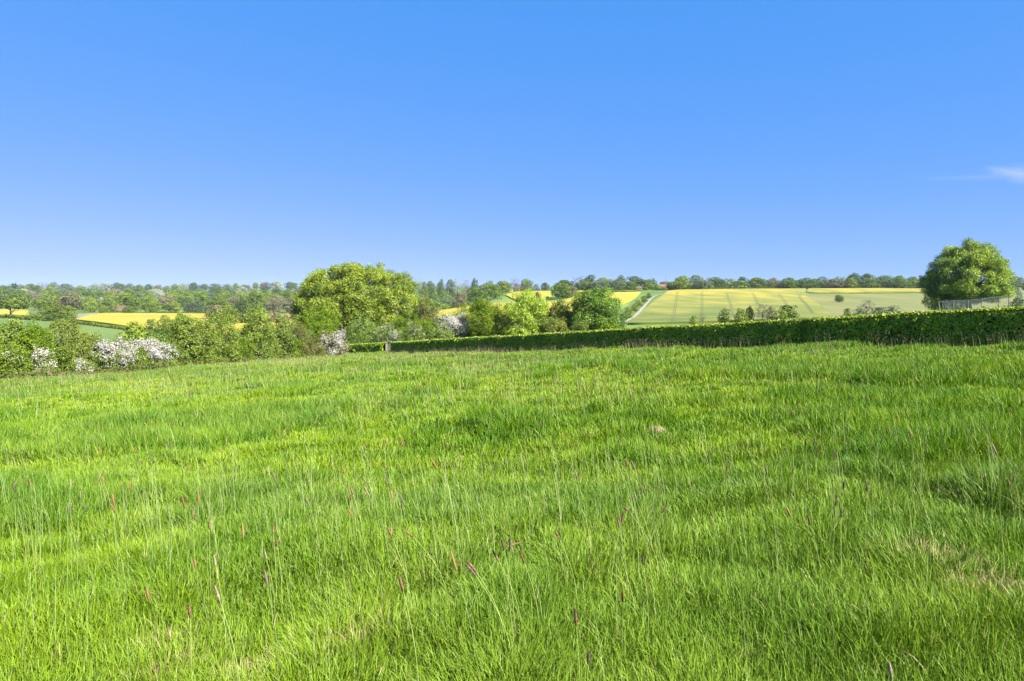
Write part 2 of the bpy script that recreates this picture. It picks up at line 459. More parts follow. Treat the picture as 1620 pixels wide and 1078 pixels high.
field('rough_pasture_field', pd([(1320, 240), (1300, 330), (1288, 430), (1275, 520), (1264, 618), (1500, 625), (1640, 628), (1900, 640), (1900, 230)]), .35, M['rough_pasture'])
field('rapeseed_field', pd([(1276, 632), (1280, 708), (1480, 712), (1490, 645)]), .85, M['rape_thin'])
field('rapeseed_field', pd([(780, 980), (790, 1150), (812, 1150), (812, 980)]), .9, M['rape'], 14)

def strip(name, pts, width, off, mat, seg=6.0):
    """a flat ribbon laid along ground points"""
    P = np.array(pts, float)
    d = np.r_[0, np.cumsum(np.hypot(*np.diff(P, axis=0).T))]
    n = max(4, int(d[-1] / seg))
    q = np.linspace(0, d[-1], n)
    x = np.interp(q, d, P[:, 0]); y = np.interp(q, d, P[:, 1])
    k = np.array([1, 2, 3, 2, 1]) / 9
    for _ in range(3):
        x[2:-2] = np.convolve(x, k, 'valid'); y[2:-2] = np.convolve(y, k, 'valid')
    tx, ty = np.gradient(x), np.gradient(y); L = np.hypot(tx, ty); tx /= L; ty /= L
    w = np.full(n, width) if np.isscalar(width) else np.interp(q, np.linspace(0, d[-1], len(width)), width)
    cs = np.linspace(-.5, .5, 4)
    V = []
    for c in cs:
        vx = x - ty * w * c; vy = y + tx * w * c
        V.append(np.column_stack([vx, vy, H(vx, vy) + off]))
    V = np.vstack(V)
    Q = [np.stack([np.arange(n - 1) + a * n, np.arange(1, n) + a * n, np.arange(1, n) + (a + 1) * n, np.arange(n - 1) + (a + 1) * n], 1) for a in range(3)]
    Q = np.vstack(Q)
    o = obj(name, make_mesh(name, V, [Q], mat))
    return tag(o, kind='structure')

verge_pts = [hit(978, 512, 200), hit(1002, 496, 230), hit(1015, 484, 230), hit(1023, 475, 230), hit(1032, 469, 230), hit(1048, 466, 230)]
strip('verge', verge_pts, 17, .45, M['verge'])
track_pts = [*pd([(978, 235)]), hit(986, 515, 200), hit(1011, 496.5, 230), hit(1024, 481.5, 230), hit(1028.5, 475, 230), hit(1035.5, 470.5, 230), hit(1047, 467.5, 230), hit(1058, 465.5, 230)]
strip('track', track_pts, 1.7, .95, M['chalk'])
for a, b in [((1064, 512, 1.5), (1072, 463, 1.2)), ((1110.5, 500, 1.5), (1111, 463, 1.2)), ((1160, 503, 1.6), (1149.5, 465, 1.2)), ((1199, 484, 1.5), (1190, 465, 1.2)), ((1247, 488, 1.6), (1232, 467, 1.2))]:
    for s in (-1, 1):
        p0 = hit(a[0] + s * a[2], a[1], 230); p1 = hit(b[0] + s * b[2], b[1], 230)
        mid = hit((a[0] + b[0]) / 2 + s * 1.4 + (1.5 if a[0] > 1120 else 0), (a[1] + b[1]) / 2, 230)
        strip('tractor_track', [p0, mid, p1], .38, .88, M['tram'])
for s in (-1, 1):
    strip('tractor_track', [hit(1286 + s * 1.6, 498, 230), hit(1276 + s * 1.5, 484, 230), hit(1268 + s * 1.5, 476, 230), hit(1264 + s * 1.2, 470, 230), hit(1267 + s, 467.5, 230)], .55, .88, M['tram'])

# ------------------------------------------------------------------ foliage builders
def unit(v): return v / np.maximum(np.linalg.norm(v, axis=1, keepdims=True), 1e-9)

def leaf_quads(P, N, size, rnd, aspect=.62):
    n = len(P)
    R = rng.normal(size=(n, 3)); Tn = unit(np.cross(N, R)); B = np.cross(N, Tn)
    s = (size * (0.65 + .7 * rng.random(n)))[:, None] if np.isscalar(size) else (size * (0.65 + .7 * rng.random(n)))[:, None]
    V = np.empty((n, 4, 3))
    V[:, 0] = P - Tn * s * .5
    V[:, 1] = P + B * s * .5 * aspect + N * s * .10
    V[:, 2] = P + Tn * s * .5
    V[:, 3] = P - B * s * .5 * aspect + N * s * .10
    return V.reshape(-1, 3), np.arange(n * 4).reshape(n, 4), rnd

def envelope_lobes(W, Dp, Ht, base, n, rel, power=2.3, bot=.5, irregular=.12, seed=0, skew=0.0):
    """lobe centres and radii on a dome-like crown; z from base to Ht"""
    r = np.random.default_rng(seed)
    a, b = W / 2, Dp / 2
    cz = base + (Ht - base) * bot; ct = Ht - cz; cb = cz - base
    i = np.arange(n) + .5
    ph = np.arccos(1 - 2 * i / n); th = np.pi * (1 + 5 ** .5) * i + r.random() * 6
    d = np.stack([np.cos(th) * np.sin(ph), np.sin(th) * np.sin(ph), np.cos(ph)], 1) + r.normal(size=(n, 3)) * .10
    d = unit(d)
    sc_ = (np.abs(d) ** power).sum(1) ** (-1 / power)
    rad = rel * (a + b + ct) / 3 * (.6 + .8 * r.random(n))
    ax = np.stack([np.full(n, a), np.full(n, b), np.where(d[:, 2] > 0, ct, cb)], 1)
    f = (1 + irregular * r.normal(size=n)).clip(.6, 1.2)
    c = d * sc_[:, None] * np.maximum(ax - rad[:, None] * .9, ax * .2) * f[:, None]
    c[:, 2] += cz
    c[:, 0] += skew * (c[:, 2] - base)
    # a few inner lobes so that the crown is not hollow
    k = max(2, n // 5)
    ci = c[r.choice(n, k)] * np.array([.5, .5, .95]); ri = np.full(k, rel * (a + b + ct) / 3 * 1.3)
    return np.vstack([c, ci]), np.r_[rad, ri]

def crown_arrays(C, R, n, leaf, jitter=.55, shell=.45, flat=.85, up=.25, lobe_mix=.35, aspect=.62, zmin=None, per=8, spread=.95):
    w = R ** 2; w = w / w.sum()
    m = max(1, int(n) // per)
    k = rng.choice(len(R), m, p=w)
    d = rng.normal(size=(m, 3)); d[:, 2] += up * 1.2; d = unit(d)
    rr = R[k] * (1.08 - shell * rng.random(m) ** 1.4)
    P = C[k] + d * rr[:, None] * np.array([1, 1, flat])
    if per > 1:
        P = np.repeat(P, per, 0) + rng.normal(size=(m * per, 3)) * leaf * spread; d = np.repeat(d, per, 0); k = np.repeat(k, per)
        tr_ = np.repeat(rng.random(m), per)
    else:
        tr_ = rng.random(m)
    if zmin is not None:
        keep = P[:, 2] > zmin
        P, d, k, tr_ = P[keep], d[keep], k[keep], tr_[keep]
    # drop leaves buried deep in other lobes
    keep = np.ones(len(P), bool)
    for c, r_ in zip(C, R):
        keep &= ((P - c) ** 2).sum(1) > (r_ * .5) ** 2
    P, d, k, tr_ = P[keep], d[keep], k[keep], tr_[keep]
    N = unit(d + rng.normal(size=d.shape) * jitter + np.array([0, 0, up]))
    lr = rng.random(len(R))
    rnd = np.clip(lobe_mix * lr[k] + (1 - lobe_mix) * (.45 * tr_ + .55 * rng.random(len(k))), 0, 1)
    return leaf_quads(P, N, leaf, rnd, aspect)

def tubes(paths, sides=6):
    """paths: list of (points (k,3), radii (k,))"""
    Vs, Qs, n0 = [], [], 0
    for P, r in paths:
        P = np.asarray(P, float); r = np.asarray(r, float); k = len(P)
        t = unit(np.gradient(P, axis=0))
        ref = np.array([0.3, 1, 0.1]) if abs(t[0][1]) < .9 else np.array([1, 0, 0])
        u = unit(np.cross(t, ref)); v = np.cross(t, u)
        a = np.linspace(0, 2 * np.pi, sides, endpoint=False)
        V = P[:, None] + r[:, None, None] * (np.cos(a)[None, :, None] * u[:, None] + np.sin(a)[None, :, None] * v[:, None])
        Vs.append(V.reshape(-1, 3))
        i = np.arange(k - 1)[:, None]; j = np.arange(sides)[None, :]; j2 = (j + 1) % sides
        Qs.append((n0 + np.stack([i * sides + j, i * sides + j2, (i + 1) * sides + j2, (i + 1) * sides + j], -1)).reshape(-1, 4))
        n0 += k * sides
    return np.vstack(Vs), np.vstack(Qs)

def limb(a, b, r0, r1, k=6, bend=.08):
    a = np.array(a, float); b = np.array(b, float)
    t = np.linspace(0, 1, k)[:, None]
    L = np.linalg.norm(b - a)
    P = a + (b - a) * t
    off = rng.normal(size=(k, 3)) * bend * L * np.sin(np.pi * t)
    off[:, 2] += (np.sin(np.pi * t) * bend * L)[:, 0]
    return P + off, np.linspace(r0, r1, k)

def trunk_mesh(C, R, r0, fork, mat, n_limbs=10, lean=0.0, sides=8):
    top = C[np.argmax(C[:, 2])]
    paths = []
    z = np.linspace(-.4, fork, 6)
    P = np.column_stack([lean * z + rng.normal(size=6) * r0 * .12, rng.normal(size=6) * r0 * .12, z])
    rr = r0 * np.array([1.55, 1.12, 1, .95, .92, .9]); paths.append((P, rr))
    f = P[-1]
    paths.append(limb(f, [top[0] * .6, top[1] * .6, top[2]], r0 * .8, r0 * .12, 8, .05))
    order = rng.choice(len(C), min(n_limbs, len(C)), replace=False)
    for i in order:
        s = np.array([f[0], f[1], f[2] + rng.random() * (C[i][2] - f[2]) * .25 if C[i][2] > f[2] else f[2] * .9])
        p, q = limb(s, C[i], r0 * .45, r0 * .07, 7, .09); paths.append((p, q))
        mid = p[4]
        j = i if len(C) < 3 else rng.integers(len(C))
        e = mid + (C[i] - mid) * .6 + rng.normal(size=3) * R[i] * .7
        paths.append(limb(mid, e, r0 * .18, r0 * .04, 5, .1))
    V, Q = tubes(paths, sides)
    return make_mesh('trunk', V, [Q], mat)

def tree(name, px, D, ytop, wpx, mat, label, n=16000, leaf=.34, base=.12, lobes=60, rel=.24, bot=.42, power=2.3,
         cat='tree', group=None, seed=1, trunk_r=None, shell=.45, up=.25, jitter=.8, depth=None, irregular=.12, skew=0.0, zoff=0.0, lobe_mix=.35, extra=None):
    x, y, z = at(px, D); z += zoff
    Ht = EYE - (ytop - YH) * D / F - z
    W = wpx * D / F
    root = empty(name, (x, y, z)); tag(root, label, cat, group)
    C, R = envelope_lobes(W, depth or W, Ht, base * Ht, lobes, rel, power, bot, irregular, seed, skew)
    if extra is not None:
        C = np.vstack([C, [e[:3] for e in extra]]); R = np.r_[R, [e[3] for e in extra]]
    V, Q, rnd = crown_arrays(C, R, n * 4.0, leaf * .60, jitter=jitter, shell=shell, up=up, lobe_mix=lobe_mix)
    obj('crown', make_mesh('crown', V, [Q], M[mat], attrs={'rnd': rnd}, smooth=False), root)
    tr = trunk_r or Ht * .035
    obj('trunk', trunk_mesh(C, R, tr, Ht * max(base + .1, .2), M['bark'], 14), root)
    return root, (W, Ht)

def shrub(name, px, D, ytop, wpx, mat, label, n=6000, leaf=.24, lobes=26, rel=.34, blossom=0, bl_side=(0, 0, 1), bl_min=.1, cat='shrub',
          group=None, seed=1, up=.25, power=2.6, irregular=.15, depth=None, skew=0.0, jitter=.8, bl_size=.115, shell=.5, bare=0, x_off=0):
    x, y, z = at(px, D)
    Ht = max(.6, EYE - (ytop - YH) * D / F - z)
    W = wpx * D / F
    root = empty(name, (x, y, z)); tag(root, label, cat, group)
    C, R = envelope_lobes(W, depth or max(W * .9, 2.0), Ht, -.15 * Ht, lobes, rel, power, .35, irregular, seed, skew)
    C[:, 2] = np.maximum(C[:, 2], R * .5)
    # leading shoots stand out of the crown
    q = np.random.default_rng(seed + 500); hi_ = np.argsort(-C[:, 2])[:max(6, len(C) // 2)]
    k = q.choice(hi_, 14); rs = np.median(R) * (.30 + .30 * q.random(14))
    cs = C[k] + np.column_stack([q.normal(size=14) * .5, q.normal(size=14) * .5, .75 + .35 * q.random(14)]) * R[k][:, None]
    C = np.vstack([C, cs]); R = np.r_[R, rs]
    V, Q, rnd = crown_arrays(C, R, n * 3.4, leaf * .64, jitter=jitter, shell=shell, up=up, zmin=.02)
    obj('foliage', make_mesh('foliage', V, [Q], M[mat], attrs={'rnd': rnd}, smooth=False), root)
    paths = []
    for i in range(9 + bare):
        k = rng.integers(len(C)); b0 = np.array([rng.normal() * W * .06, rng.normal() * W * .06, -.2])
        e = C[k] + unit(rng.normal(size=(1, 3)) + [[0, 0, .8]])[0] * R[k] * (1.0 if i >= 9 else .4)
        paths.append(limb(b0, e, .05 + .004 * Ht, .012, 7, .08))
    V, Q = tubes(paths, 5)
    obj('stems', make_mesh('stems', V, [Q], M['dead_wood'] if bare else M['bark']), root)
    if blossom:
        s = np.array(bl_side, float)
        w = R ** 2 * np.clip(((C - C.mean(0)) / [W / 2, W / 2, Ht / 2]) @ s + bl_min + .5 * rng.random(len(C)) - .15, 0.0, None) ** 1.6 * (.25 + rng.random(len(C)))
        w = w / w.sum()
        k = rng.choice(len(R), int(blossom * 1.5) // 12, p=w)
        d = unit(rng.normal(size=(len(k), 3)) + s * .6 + [0, -.25, .3])
        P = C[k] + d * (R[k] * 1.04)[:, None] * [1, 1, .85]
        spray = unit(rng.normal(size=(len(k), 3)) + [0, 0, .5]); P = np.repeat(P, 12, 0) + np.repeat(spray, 12, 0) * ((rng.random(len(k) * 12) - .5) * .95)[:, None] + rng.normal(size=(len(k) * 12, 3)) * .06
        keep = P[:, 2] > .1; P = P[keep]; d = np.repeat(d, 12, 0)[keep]
        V, Q, rnd = leaf_quads(P, unit(d + rng.normal(size=d.shape) * .7), bl_size, rng.random(len(P)), .8)
        obj('blossom', make_mesh('blossom', V, [Q], M['blossom'], attrs={'rnd': rnd}, smooth=False), root)
    return root

# ------------------------------------------------------------------ the clipped hedge
HEDGE = np.array([(31.5, 17.0), (27.0, 22.3), (22.5, 30.0), (15.3, 41), (9.0, 51.5), (-0.6, 67), (-11.0, 86), (-17.9, 104.0)])
def hedge_line(pts, step=.5):
    d = np.r_[0, np.cumsum(np.hypot(*np.diff(pts, axis=0).T))]
    q = np.linspace(0, d[-1], int(d[-1] / step) + 2)
    x = np.interp(q, d, pts[:, 0]); y = np.interp(q, d, pts[:, 1])
    k = np.ones(9) / 9
    for _ in range(3):
        x[4:-4] = np.convolve(x, k, 'valid'); y[4:-4] = np.convolve(y, k, 'valid')
    tx, ty = np.gradient(x), np.gradient(y); L = np.hypot(tx, ty)
    return q, x, y, tx / L, ty / L

def clipped_hedge(pts, h, w, label, k_size, n_mul=1.0):
    q, x, y, tx, ty = hedge_line(np.array(pts, float))
    root = empty('clipped_hedge', (float(x[0]), float(y[0]), h1(x[0], y[0]))); tag(root, label, 'hedge')
    org = np.array(root.location)
    nx, ny = -ty, tx
    # dark inner core standing for the twigs, added to block light
    prof = [(-.26, -.3), (-.28, .55), (-.24, .80), (-.14, .86), (.14, .86), (.24, .80), (.28, .55), (.26, -.3)]
    n = len(x); Vs = []
    hz = H(x, y, False)
    hv = h * (1 + .035 * (vnoise(q / 2.2, q * 0, 41) - .5) + .03 * (vnoise(q / .6, q * 0, 42) - .5))
    for a, b in prof:
        Vs.append(np.column_stack([x + nx * a * w, y + ny * a * w, hz + b * hv]))
    V = np.vstack(Vs) - org
    Q = np.vstack([np.stack([np.arange(n - 1) + a * n, np.arange(1, n) + a * n, np.arange(1, n) + (a + 1) * n, np.arange(n - 1) + (a + 1) * n], 1) for a in range(len(prof) - 1)])
    obj('twigs', make_mesh('twigs', V, [Q], noise_mat('hedge_light_block', [(.3, (.02, .03, .008)), (.7, (.05, .055, .018))], 8)), root)
    # leaves on both faces and the top, finer where the hedge is near
    dist = np.hypot(x, y)
    size = np.clip(.092 * (dist / 30) ** .8, .075, .25)
    dens = n_mul * 2.6 * (2 * h + w) / (size ** 2 * .31)       # per metre
    seg = np.gradient(q)
    cnt = dens * seg
    cum = np.r_[0, np.cumsum(cnt)]; N = int(cum[-1])
    s = np.interp(rng.random(N) * cum[-1], cum, np.r_[q, q[-1] + seg[-1]])
    s = np.clip(s, q[0], q[-1])
    X = np.interp(s, q, x); Y = np.interp(s, q, y); NX = np.interp(s, q, nx); NY = np.interp(s, q, ny); SZ = np.interp(s, q, size)
    HV = np.interp(s, q, hv)
    per = rng.random(N) * (2 * h + w)
    face = np.where(per < h, 0, np.where(per < h + w, 1, 2))
    a = np.where(face == 0, -.5, np.where(face == 2, .5, (per - h) / w - .5))
    b = np.where(face == 0, per / h, np.where(face == 2, (per - h - w) / h, 1.0))
    lump = 1 + .16 * (vnoise(s / .9, b * 3 + face * 7, 43) - .5) + .26 * (vnoise(s / .32, b * 5 + face * 3, 44) - .5)
    deep = 1 - .30 * rng.random(N) ** 1.5
    a2 = a * np.where(face == 1, 1, lump * deep)
    # rounded shoulders
    ed = np.clip((b - .80) / .20, 0, 1)
    a2 = np.where(face != 1, a2 * (1 - .26 * ed ** 2), a2 * .92)
    b2 = np.where(face == 1, (1 + .04 * (lump - 1)) * (1 - .05 * rng.random(N) ** 2) - .05 * (np.abs(a) * 2) ** 4, b)
    # a few new shoots stand above the clipped line
    sp = (face == 1) & (rng.random(N) < .10); b2 = b2 + sp * rng.random(N) * .05
    P = np.column_stack([X + NX * a2 * w, Y + NY * a2 * w, H(X, Y, False) + b2 * HV]) - org
    nrm = np.zeros((N, 3)); sgn = np.where(face == 0, -1, 1) * (face != 1)
    nrm[:, 0] = NX * sgn; nrm[:, 1] = NY * sgn; nrm[:, 2] = np.where(face == 1, 1, .35 + 1.2 * np.clip((b - .8) / .2, 0, 1))
    nrm = unit(unit(nrm) + rng.normal(size=(N, 3)) * .8)
    V, Qd, rnd = leaf_quads(P, nrm, SZ, np.clip(.35 * vnoise(s / 1.2, b * 2, 45) + .65 * rng.random(N), 0, 1), .62)
    new = ((face == 1) & (rng.random(N) < .85)) | ((face != 1) & (rng.random(N) < .06 + .14 * b + .70 * np.clip((b - .82) / .16, 0, 1)))  # new growth, thicker upwards to put sunlit leaf highlights into the colour too
    obj('foliage', make_mesh('foliage', V, [Qd], [M['hedge'], M['hedge_new_sunlit']], mat_idx=new.astype(int), attrs={'rnd': rnd}, smooth=False), root)
    return root

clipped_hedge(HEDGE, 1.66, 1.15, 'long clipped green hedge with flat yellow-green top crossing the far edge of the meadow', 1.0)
gx, gy = HEDGE[-1]
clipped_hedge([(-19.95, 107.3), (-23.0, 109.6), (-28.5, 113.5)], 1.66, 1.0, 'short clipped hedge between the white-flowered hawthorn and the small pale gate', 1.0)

# ------------------------------------------------------------------ left hedgerow and the bushes behind the hedge
def LH(px):
    """depth of the left hedgerow line at photo column px: from (-45,60) to (-27,112)"""
    u = (px - 810) / F
    t = (u * 60 + 45) / (18 - 52 * u)
    return 60 + 52 * t
G1 = 'hawthorns in white blossom'
G2 = 'green shrubs along the meadow edge'
sh = shrub
sh('hawthorn', 2, LH(2) + .5, 546, 66, 'hawthorn', 'mostly green hawthorn with a few white sprays at the very edge of the picture', 7000, .22, blossom=500, bl_side=(-.3, -.5, .6), lobes=40, rel=.27, irregular=.24, group=G1, seed=2)
sh('hazel', -30, LH(-30) + 1, 540, 80, 'hazel', 'hazel bush cut off by the left edge of the picture', 5000, .22, group=G2, seed=3)
sh('field_maple', 25, LH(25) + 14, 515, 62, 'hawthorn', 'rounded grey-green bush standing behind the bright hazel at far left', 7000, .26, group=G2, seed=4)
sh('field_maple', 57, LH(57) + 16, 516, 30, 'hawthorn', 'small dark grey-green bush peeping out behind the bright hazel', 3000, .26, group=G2, seed=5)
sh('hazel', 50, LH(50) + 3, 524, 72, 'hazel', 'bright green spreading hazel rising left of the yellow-green willow', 9000, .22, lobes=34, group=G2, seed=6)
sh('hawthorn', 72, LH(72) - 1.2, 557, 34, 'hawthorn', 'small hawthorn splashed with white blossom below the bright hazel', 3500, .2, blossom=1200, bl_side=(-.1, -.7, .4), bl_min=.35, lobes=40, rel=.27, irregular=.24, group=G1, seed=7)
sh('willow', 112, LH(112) + 3, 514, 78, 'willow', 'feathery yellow-green willow bush with olive tips', 9500, .22, lobes=34, up=.5, group=G2, seed=8, irregular=.2, bare=14)
sh('hazel', 152, LH(152) + 5, 538, 40, 'hazel', 'low mid-green bush filling the dip beside the feathery willow', 4000, .22, group=G2, seed=9)
sh('hawthorn', 132, LH(132) - .8, 572, 50, 'hawthorn', 'low hawthorn with thin blossom on its shaded foot under the willow', 3500, .2, blossom=1500, bl_side=(0, -.7, .3), bl_min=.3, lobes=40, rel=.27, irregular=.24, group=G1, seed=10)
sh('hawthorn', 176, LH(176), 543, 70, 'hawthorn', 'broad hawthorn capped with white blossom just right of the willow', 8500, .2, blossom=4600, bl_side=(0, -.5, .75), bl_min=.12, lobes=40, rel=.27, irregular=.24, group=G1, seed=11)
sh('hawthorn', 244, LH(244), 542, 74, 'hawthorn', 'broad hawthorn thickly topped with white blossom below the round valley tree', 8500, .2, blossom=5200, bl_side=(.1, -.45, .8), bl_min=.05, lobes=40, rel=.27, irregular=.24, group=G1, seed=12)
sh('field_maple', 300, LH(300), 505, 74, 'maple', 'yellow-green maple bush next to the thickly blossomed hawthorn', 10000, .26, lobes=34, group=G2, seed=13, up=.4, irregular=.2)
sh('field_maple', 350, LH(350), 503, 62, 'maple', 'yellow-green maple bush between two taller maple bushes', 9000, .26, lobes=30, group=G2, seed=14, up=.4, irregular=.2)
sh('field_maple', 404, LH(404), 500, 62, 'maple', 'tallest yellow-green maple bush with golden top shoots', 9500, .28, lobes=30, group=G2, seed=15, up=.5, irregular=.22)
sh('field_maple', 443, LH(443), 507, 52, 'maple', 'deep green and gold maple bush left of the olive thicket', 7000, .28, lobes=26, group=G2, seed=16, up=.4, irregular=.2)
sh('blackthorn', 474, LH(474), 522, 46, 'olive', 'olive brown thicket with bare twigs below the great oak', 6000, .24, group=G2, seed=17, bare=26)
sh('hazel', 505, LH(505) + 5, 488, 74, 'hazel', 'tall fresh green hazel in front of the left flank of the great oak', 10000, .27, lobes=34, group=G2, seed=18, up=.4)
sh('hawthorn', 522, LH(522) - 1, 529, 58, 'olive', 'grey twiggy hawthorn spattered with blossom at the end of the short clipped hedge', 6000, .2, blossom=2600, bl_side=(.6, -.4, .4), bl_min=.1, lobes=40, rel=.27, irregular=.24, group=G1, seed=19, bare=20)
sh('blackthorn', 492, LH(492) - .8, 545, 44, 'olive', 'low olive thicket at the foot of the tall fresh green hazel', 4000, .22, group=G2, seed=20, bare=14)
for i_, (px, yt, w, mt, lab) in enumerate([(96, 556, 46, 'hawthorn', 'low green shrub between the splashed hawthorn and the feathery willow'), (212, 560, 44, 'hawthorn', 'low green shrub in the gap between the two broad white hawthorns'),
                                    (278, 545, 40, 'hawthorn', 'low dark shrub joining the thickly blossomed hawthorn to the maples'), (326, 538, 44, 'maple', 'low maple growth between the first two maple bushes'),
                                    (376, 536, 44, 'hazel', 'low hazel growth left of the tallest maple bush'), (424, 532, 40, 'hawthorn', 'low green shrub right of the tallest maple bush'), (458, 535, 40, 'hazel', 'low hazel growth beside the olive brown thicket')]):
    sh('hedgerow_shrub', px, LH(px) - .4, yt, w, mt, lab, 4500, .22, lobes=30, rel=.28, irregular=.22, group=G2, seed=60 + i_)
GB = 'shrubs behind the clipped hedge'
sh('laurel', 577, 122, 507, 70, 'dark', 'dark glossy evergreen shrub behind the short clipped hedge', 11000, .27, lobes=36, group=GB, seed=21)
sh('hawthorn', 617, 119, 515, 42, 'hawthorn', 'narrow hawthorn dusted with white between the dark evergreen and the green bushes', 4000, .24, blossom=1100, bl_side=(0, -.7, .5), bl_min=.25, lobes=40, rel=.27, irregular=.24, group=G1, seed=22)
sh('hazel', 640, 124, 498, 54, 'hazel', 'mid-green bush under the dead limbs of the great oak', 8000, .27, group=GB, seed=23)
sh('hazel', 674, 121, 506, 50, 'hazel', 'mid-green bush beneath the small broken tree', 7000, .27, group=GB, seed=24)
sh('hawthorn', 655, 114, 519, 60, 'hawthorn', 'low grey-green hawthorn with scattered cream flowers above the gate end of the hedge', 6000, .24, blossom=500, bl_side=(0, -.6, .6), bl_min=.3, lobes=40, rel=.27, irregular=.24, group=G1, seed=25)
sh('hawthorn', 718, 112, 502, 72, 'hawthorn', 'hawthorn cascading with white blossom behind the middle of the long hedge', 9000, .25, blossom=6500, bl_side=(.35, -.6, .35), bl_min=.12, lobes=40, rel=.27, irregular=.24, group=G1, seed=26)
sh('hazel', 700, 108, 522, 40, 'dark', 'low dark green bush in front of the cascading white hawthorn', 5000, .24, group=GB, seed=27)
sh('field_maple', 735, 132, 490, 60, 'hazel', 'fresh green bush edging the sloping rapeseed strip', 6000, .3, group=GB, seed=28, up=.5)
sh('field_maple', 772, 110, 477, 70, 'hazel', 'broad mid-green bush right of the cascading white hawthorn', 15000, .29, lobes=44, rel=.28, group=GB, seed=29, irregular=.18)
tree('hornbeam', 832, 108, 463, 78, 'oak_deep', 'dense dome-shaped green tree between the broad bush and the yellowish tree', 17000, .30, base=.02, lobes=100, rel=.185, bot=.25, power=2.2, seed=30, group='trees behind the hedge')
tree('field_maple', 891, 104, 480, 52, 'maple', 'small yellowish tree squeezed between the dome-shaped tree and the round dark oak', 9000, .28, base=.03, lobes=36, rel=.27, bot=.35, seed=31, group='trees behind the hedge')
sh('willow', 882, 98, 507, 40, 'willow', 'small pale olive bush at the foot of the yellowish tree', 4500, .25, group=GB, seed=32)
tree('young_oak', 945, 100, 457, 78, 'oak_dark', 'round rich-green oak standing alone where the pale track meets the hedge', 19000, .29, base=.05, lobes=100, rel=.20, bot=.4, power=2.5, seed=33, group='trees behind the hedge', irregular=.15)
sh('hazel', 968, 92, 512, 34, 'hazel', 'low bush at the right foot of the round rich-green oak', 4000, .25, group=GB, seed=34)
sh('hazel', 917, 92, 513, 30, 'maple', 'low yellow-green bush under the left side of the round oak', 3500, .25, group=GB, seed=35)

# ------------------------------------------------------------------ the great oak, the broken tree and the tree on the right
oak, (ow, oh) = tree('oak_tree', 567, 134, 421, 187, 'oak', 'great spreading yellow-green oak dominating the middle distance', 64000, .40, base=.17, lobes=250, rel=.128, bot=.42, power=2.5,
                     seed=52, depth=18, irregular=.075, trunk_r=.65, lobe_mix=.35)
paths = [limb((6.0, -5.1, 3.0), (11.4, -6.1, 7.8), .26, .1, 8, .04), limb((11.2, -6.1, 7.6), (10.4, -6.2, 10.4), .09, .03, 6, .07),
         limb((8.8, -5.8, 5.6), (8.2, -6.8, 9.8), .14, .04, 8, .05), limb((8.4, -6.8, 8.4), (9.6, -7.0, 10.8), .06, .02, 6, .07),
         limb((8.3, -6.8, 9.0), (7.1, -7.2, 12.2), .07, .02, 7, .06)]
V, Q = tubes(paths, 6)
dl = obj('dead_limb', make_mesh('dead_limb', V, [Q], M['dead_wood']), oak); dl["label"] = 'bare grey dead limbs on the right flank'
bt, (bw, bh) = tree('broken_tree', 674, 130, 474, 40, 'olive', 'small broken tree with a bare pale limb reaching towards the rapeseed strip', 3600, .30, base=.3, lobes=22, rel=.28, bot=.45, seed=42, irregular=.25, group=None)
V, Q = tubes([limb((0.2, -.8, bh * .42), (2.4, -1.2, bh * .66), .16, .08, 7, .05), limb((2.4, -1.2, bh * .66), (3.4, -1.3, bh * .95), .07, .025, 6, .07),
              limb((2.0, -1.1, bh * .62), (3.6, -1.0, bh * .78), .07, .03, 6, .06), limb((0, -.6, bh * .3), (-1.4, -1.0, bh * .85), .13, .03, 6, .06)], 6)
obj('dead_limb', make_mesh('dead_limb', V, [Q], M['dead_wood']), bt)
rt, _ = tree('field_tree', 1532, 142, 385, 118, 'oak_deep', 'tall round-crowned green tree rising above the hedge behind the wire fence', 52000, .36, base=.15, lobes=130, rel=.145, bot=.26, power=1.9,
     extra=[(-7.2, -1.5, 1.6, 1.7), (-5.6, -2.5, 1.4, 1.6), (-6.6, 1.0, 2.6, 1.9), (-4.2, -3.0, 2.0, 1.7)], seed=49, irregular=.085, trunk_r=.55, lobe_mix=.35, depth=18)

# ------------------------------------------------------------------ rough growth along the foot of the left hedgerow
def bramble_strip():
    n = 26000
    px = -60 + rng.random(n) * 610
    D = np.array([LH(p) for p in px]) - 1.3 + rng.normal(size=n) * .9
    x = (px - 810) / F * D
    hgt = (.25 + .65 * vnoise(px / 9, D * 0, 51)) * rng.random(n) ** .8
    P = np.column_stack([x, D, H(x, D) + hgt])
    N = unit(rng.normal(size=(n, 3)) * .7 + [0.1, -.6, .7])
    V, Q, r = leaf_quads(P, N, .2, np.clip(.5 * vnoise(px / 6, D, 52) + .5 * rng.random(n), 0, 1))
    tag(obj('bramble_undergrowth', make_mesh('bramble_undergrowth', V, [Q], M['bramble'], attrs={'rnd': r}, smooth=False)),
        'brown and green bramble growing along the foot of the hedgerow', 'bramble', kind='stuff')
bramble_strip()

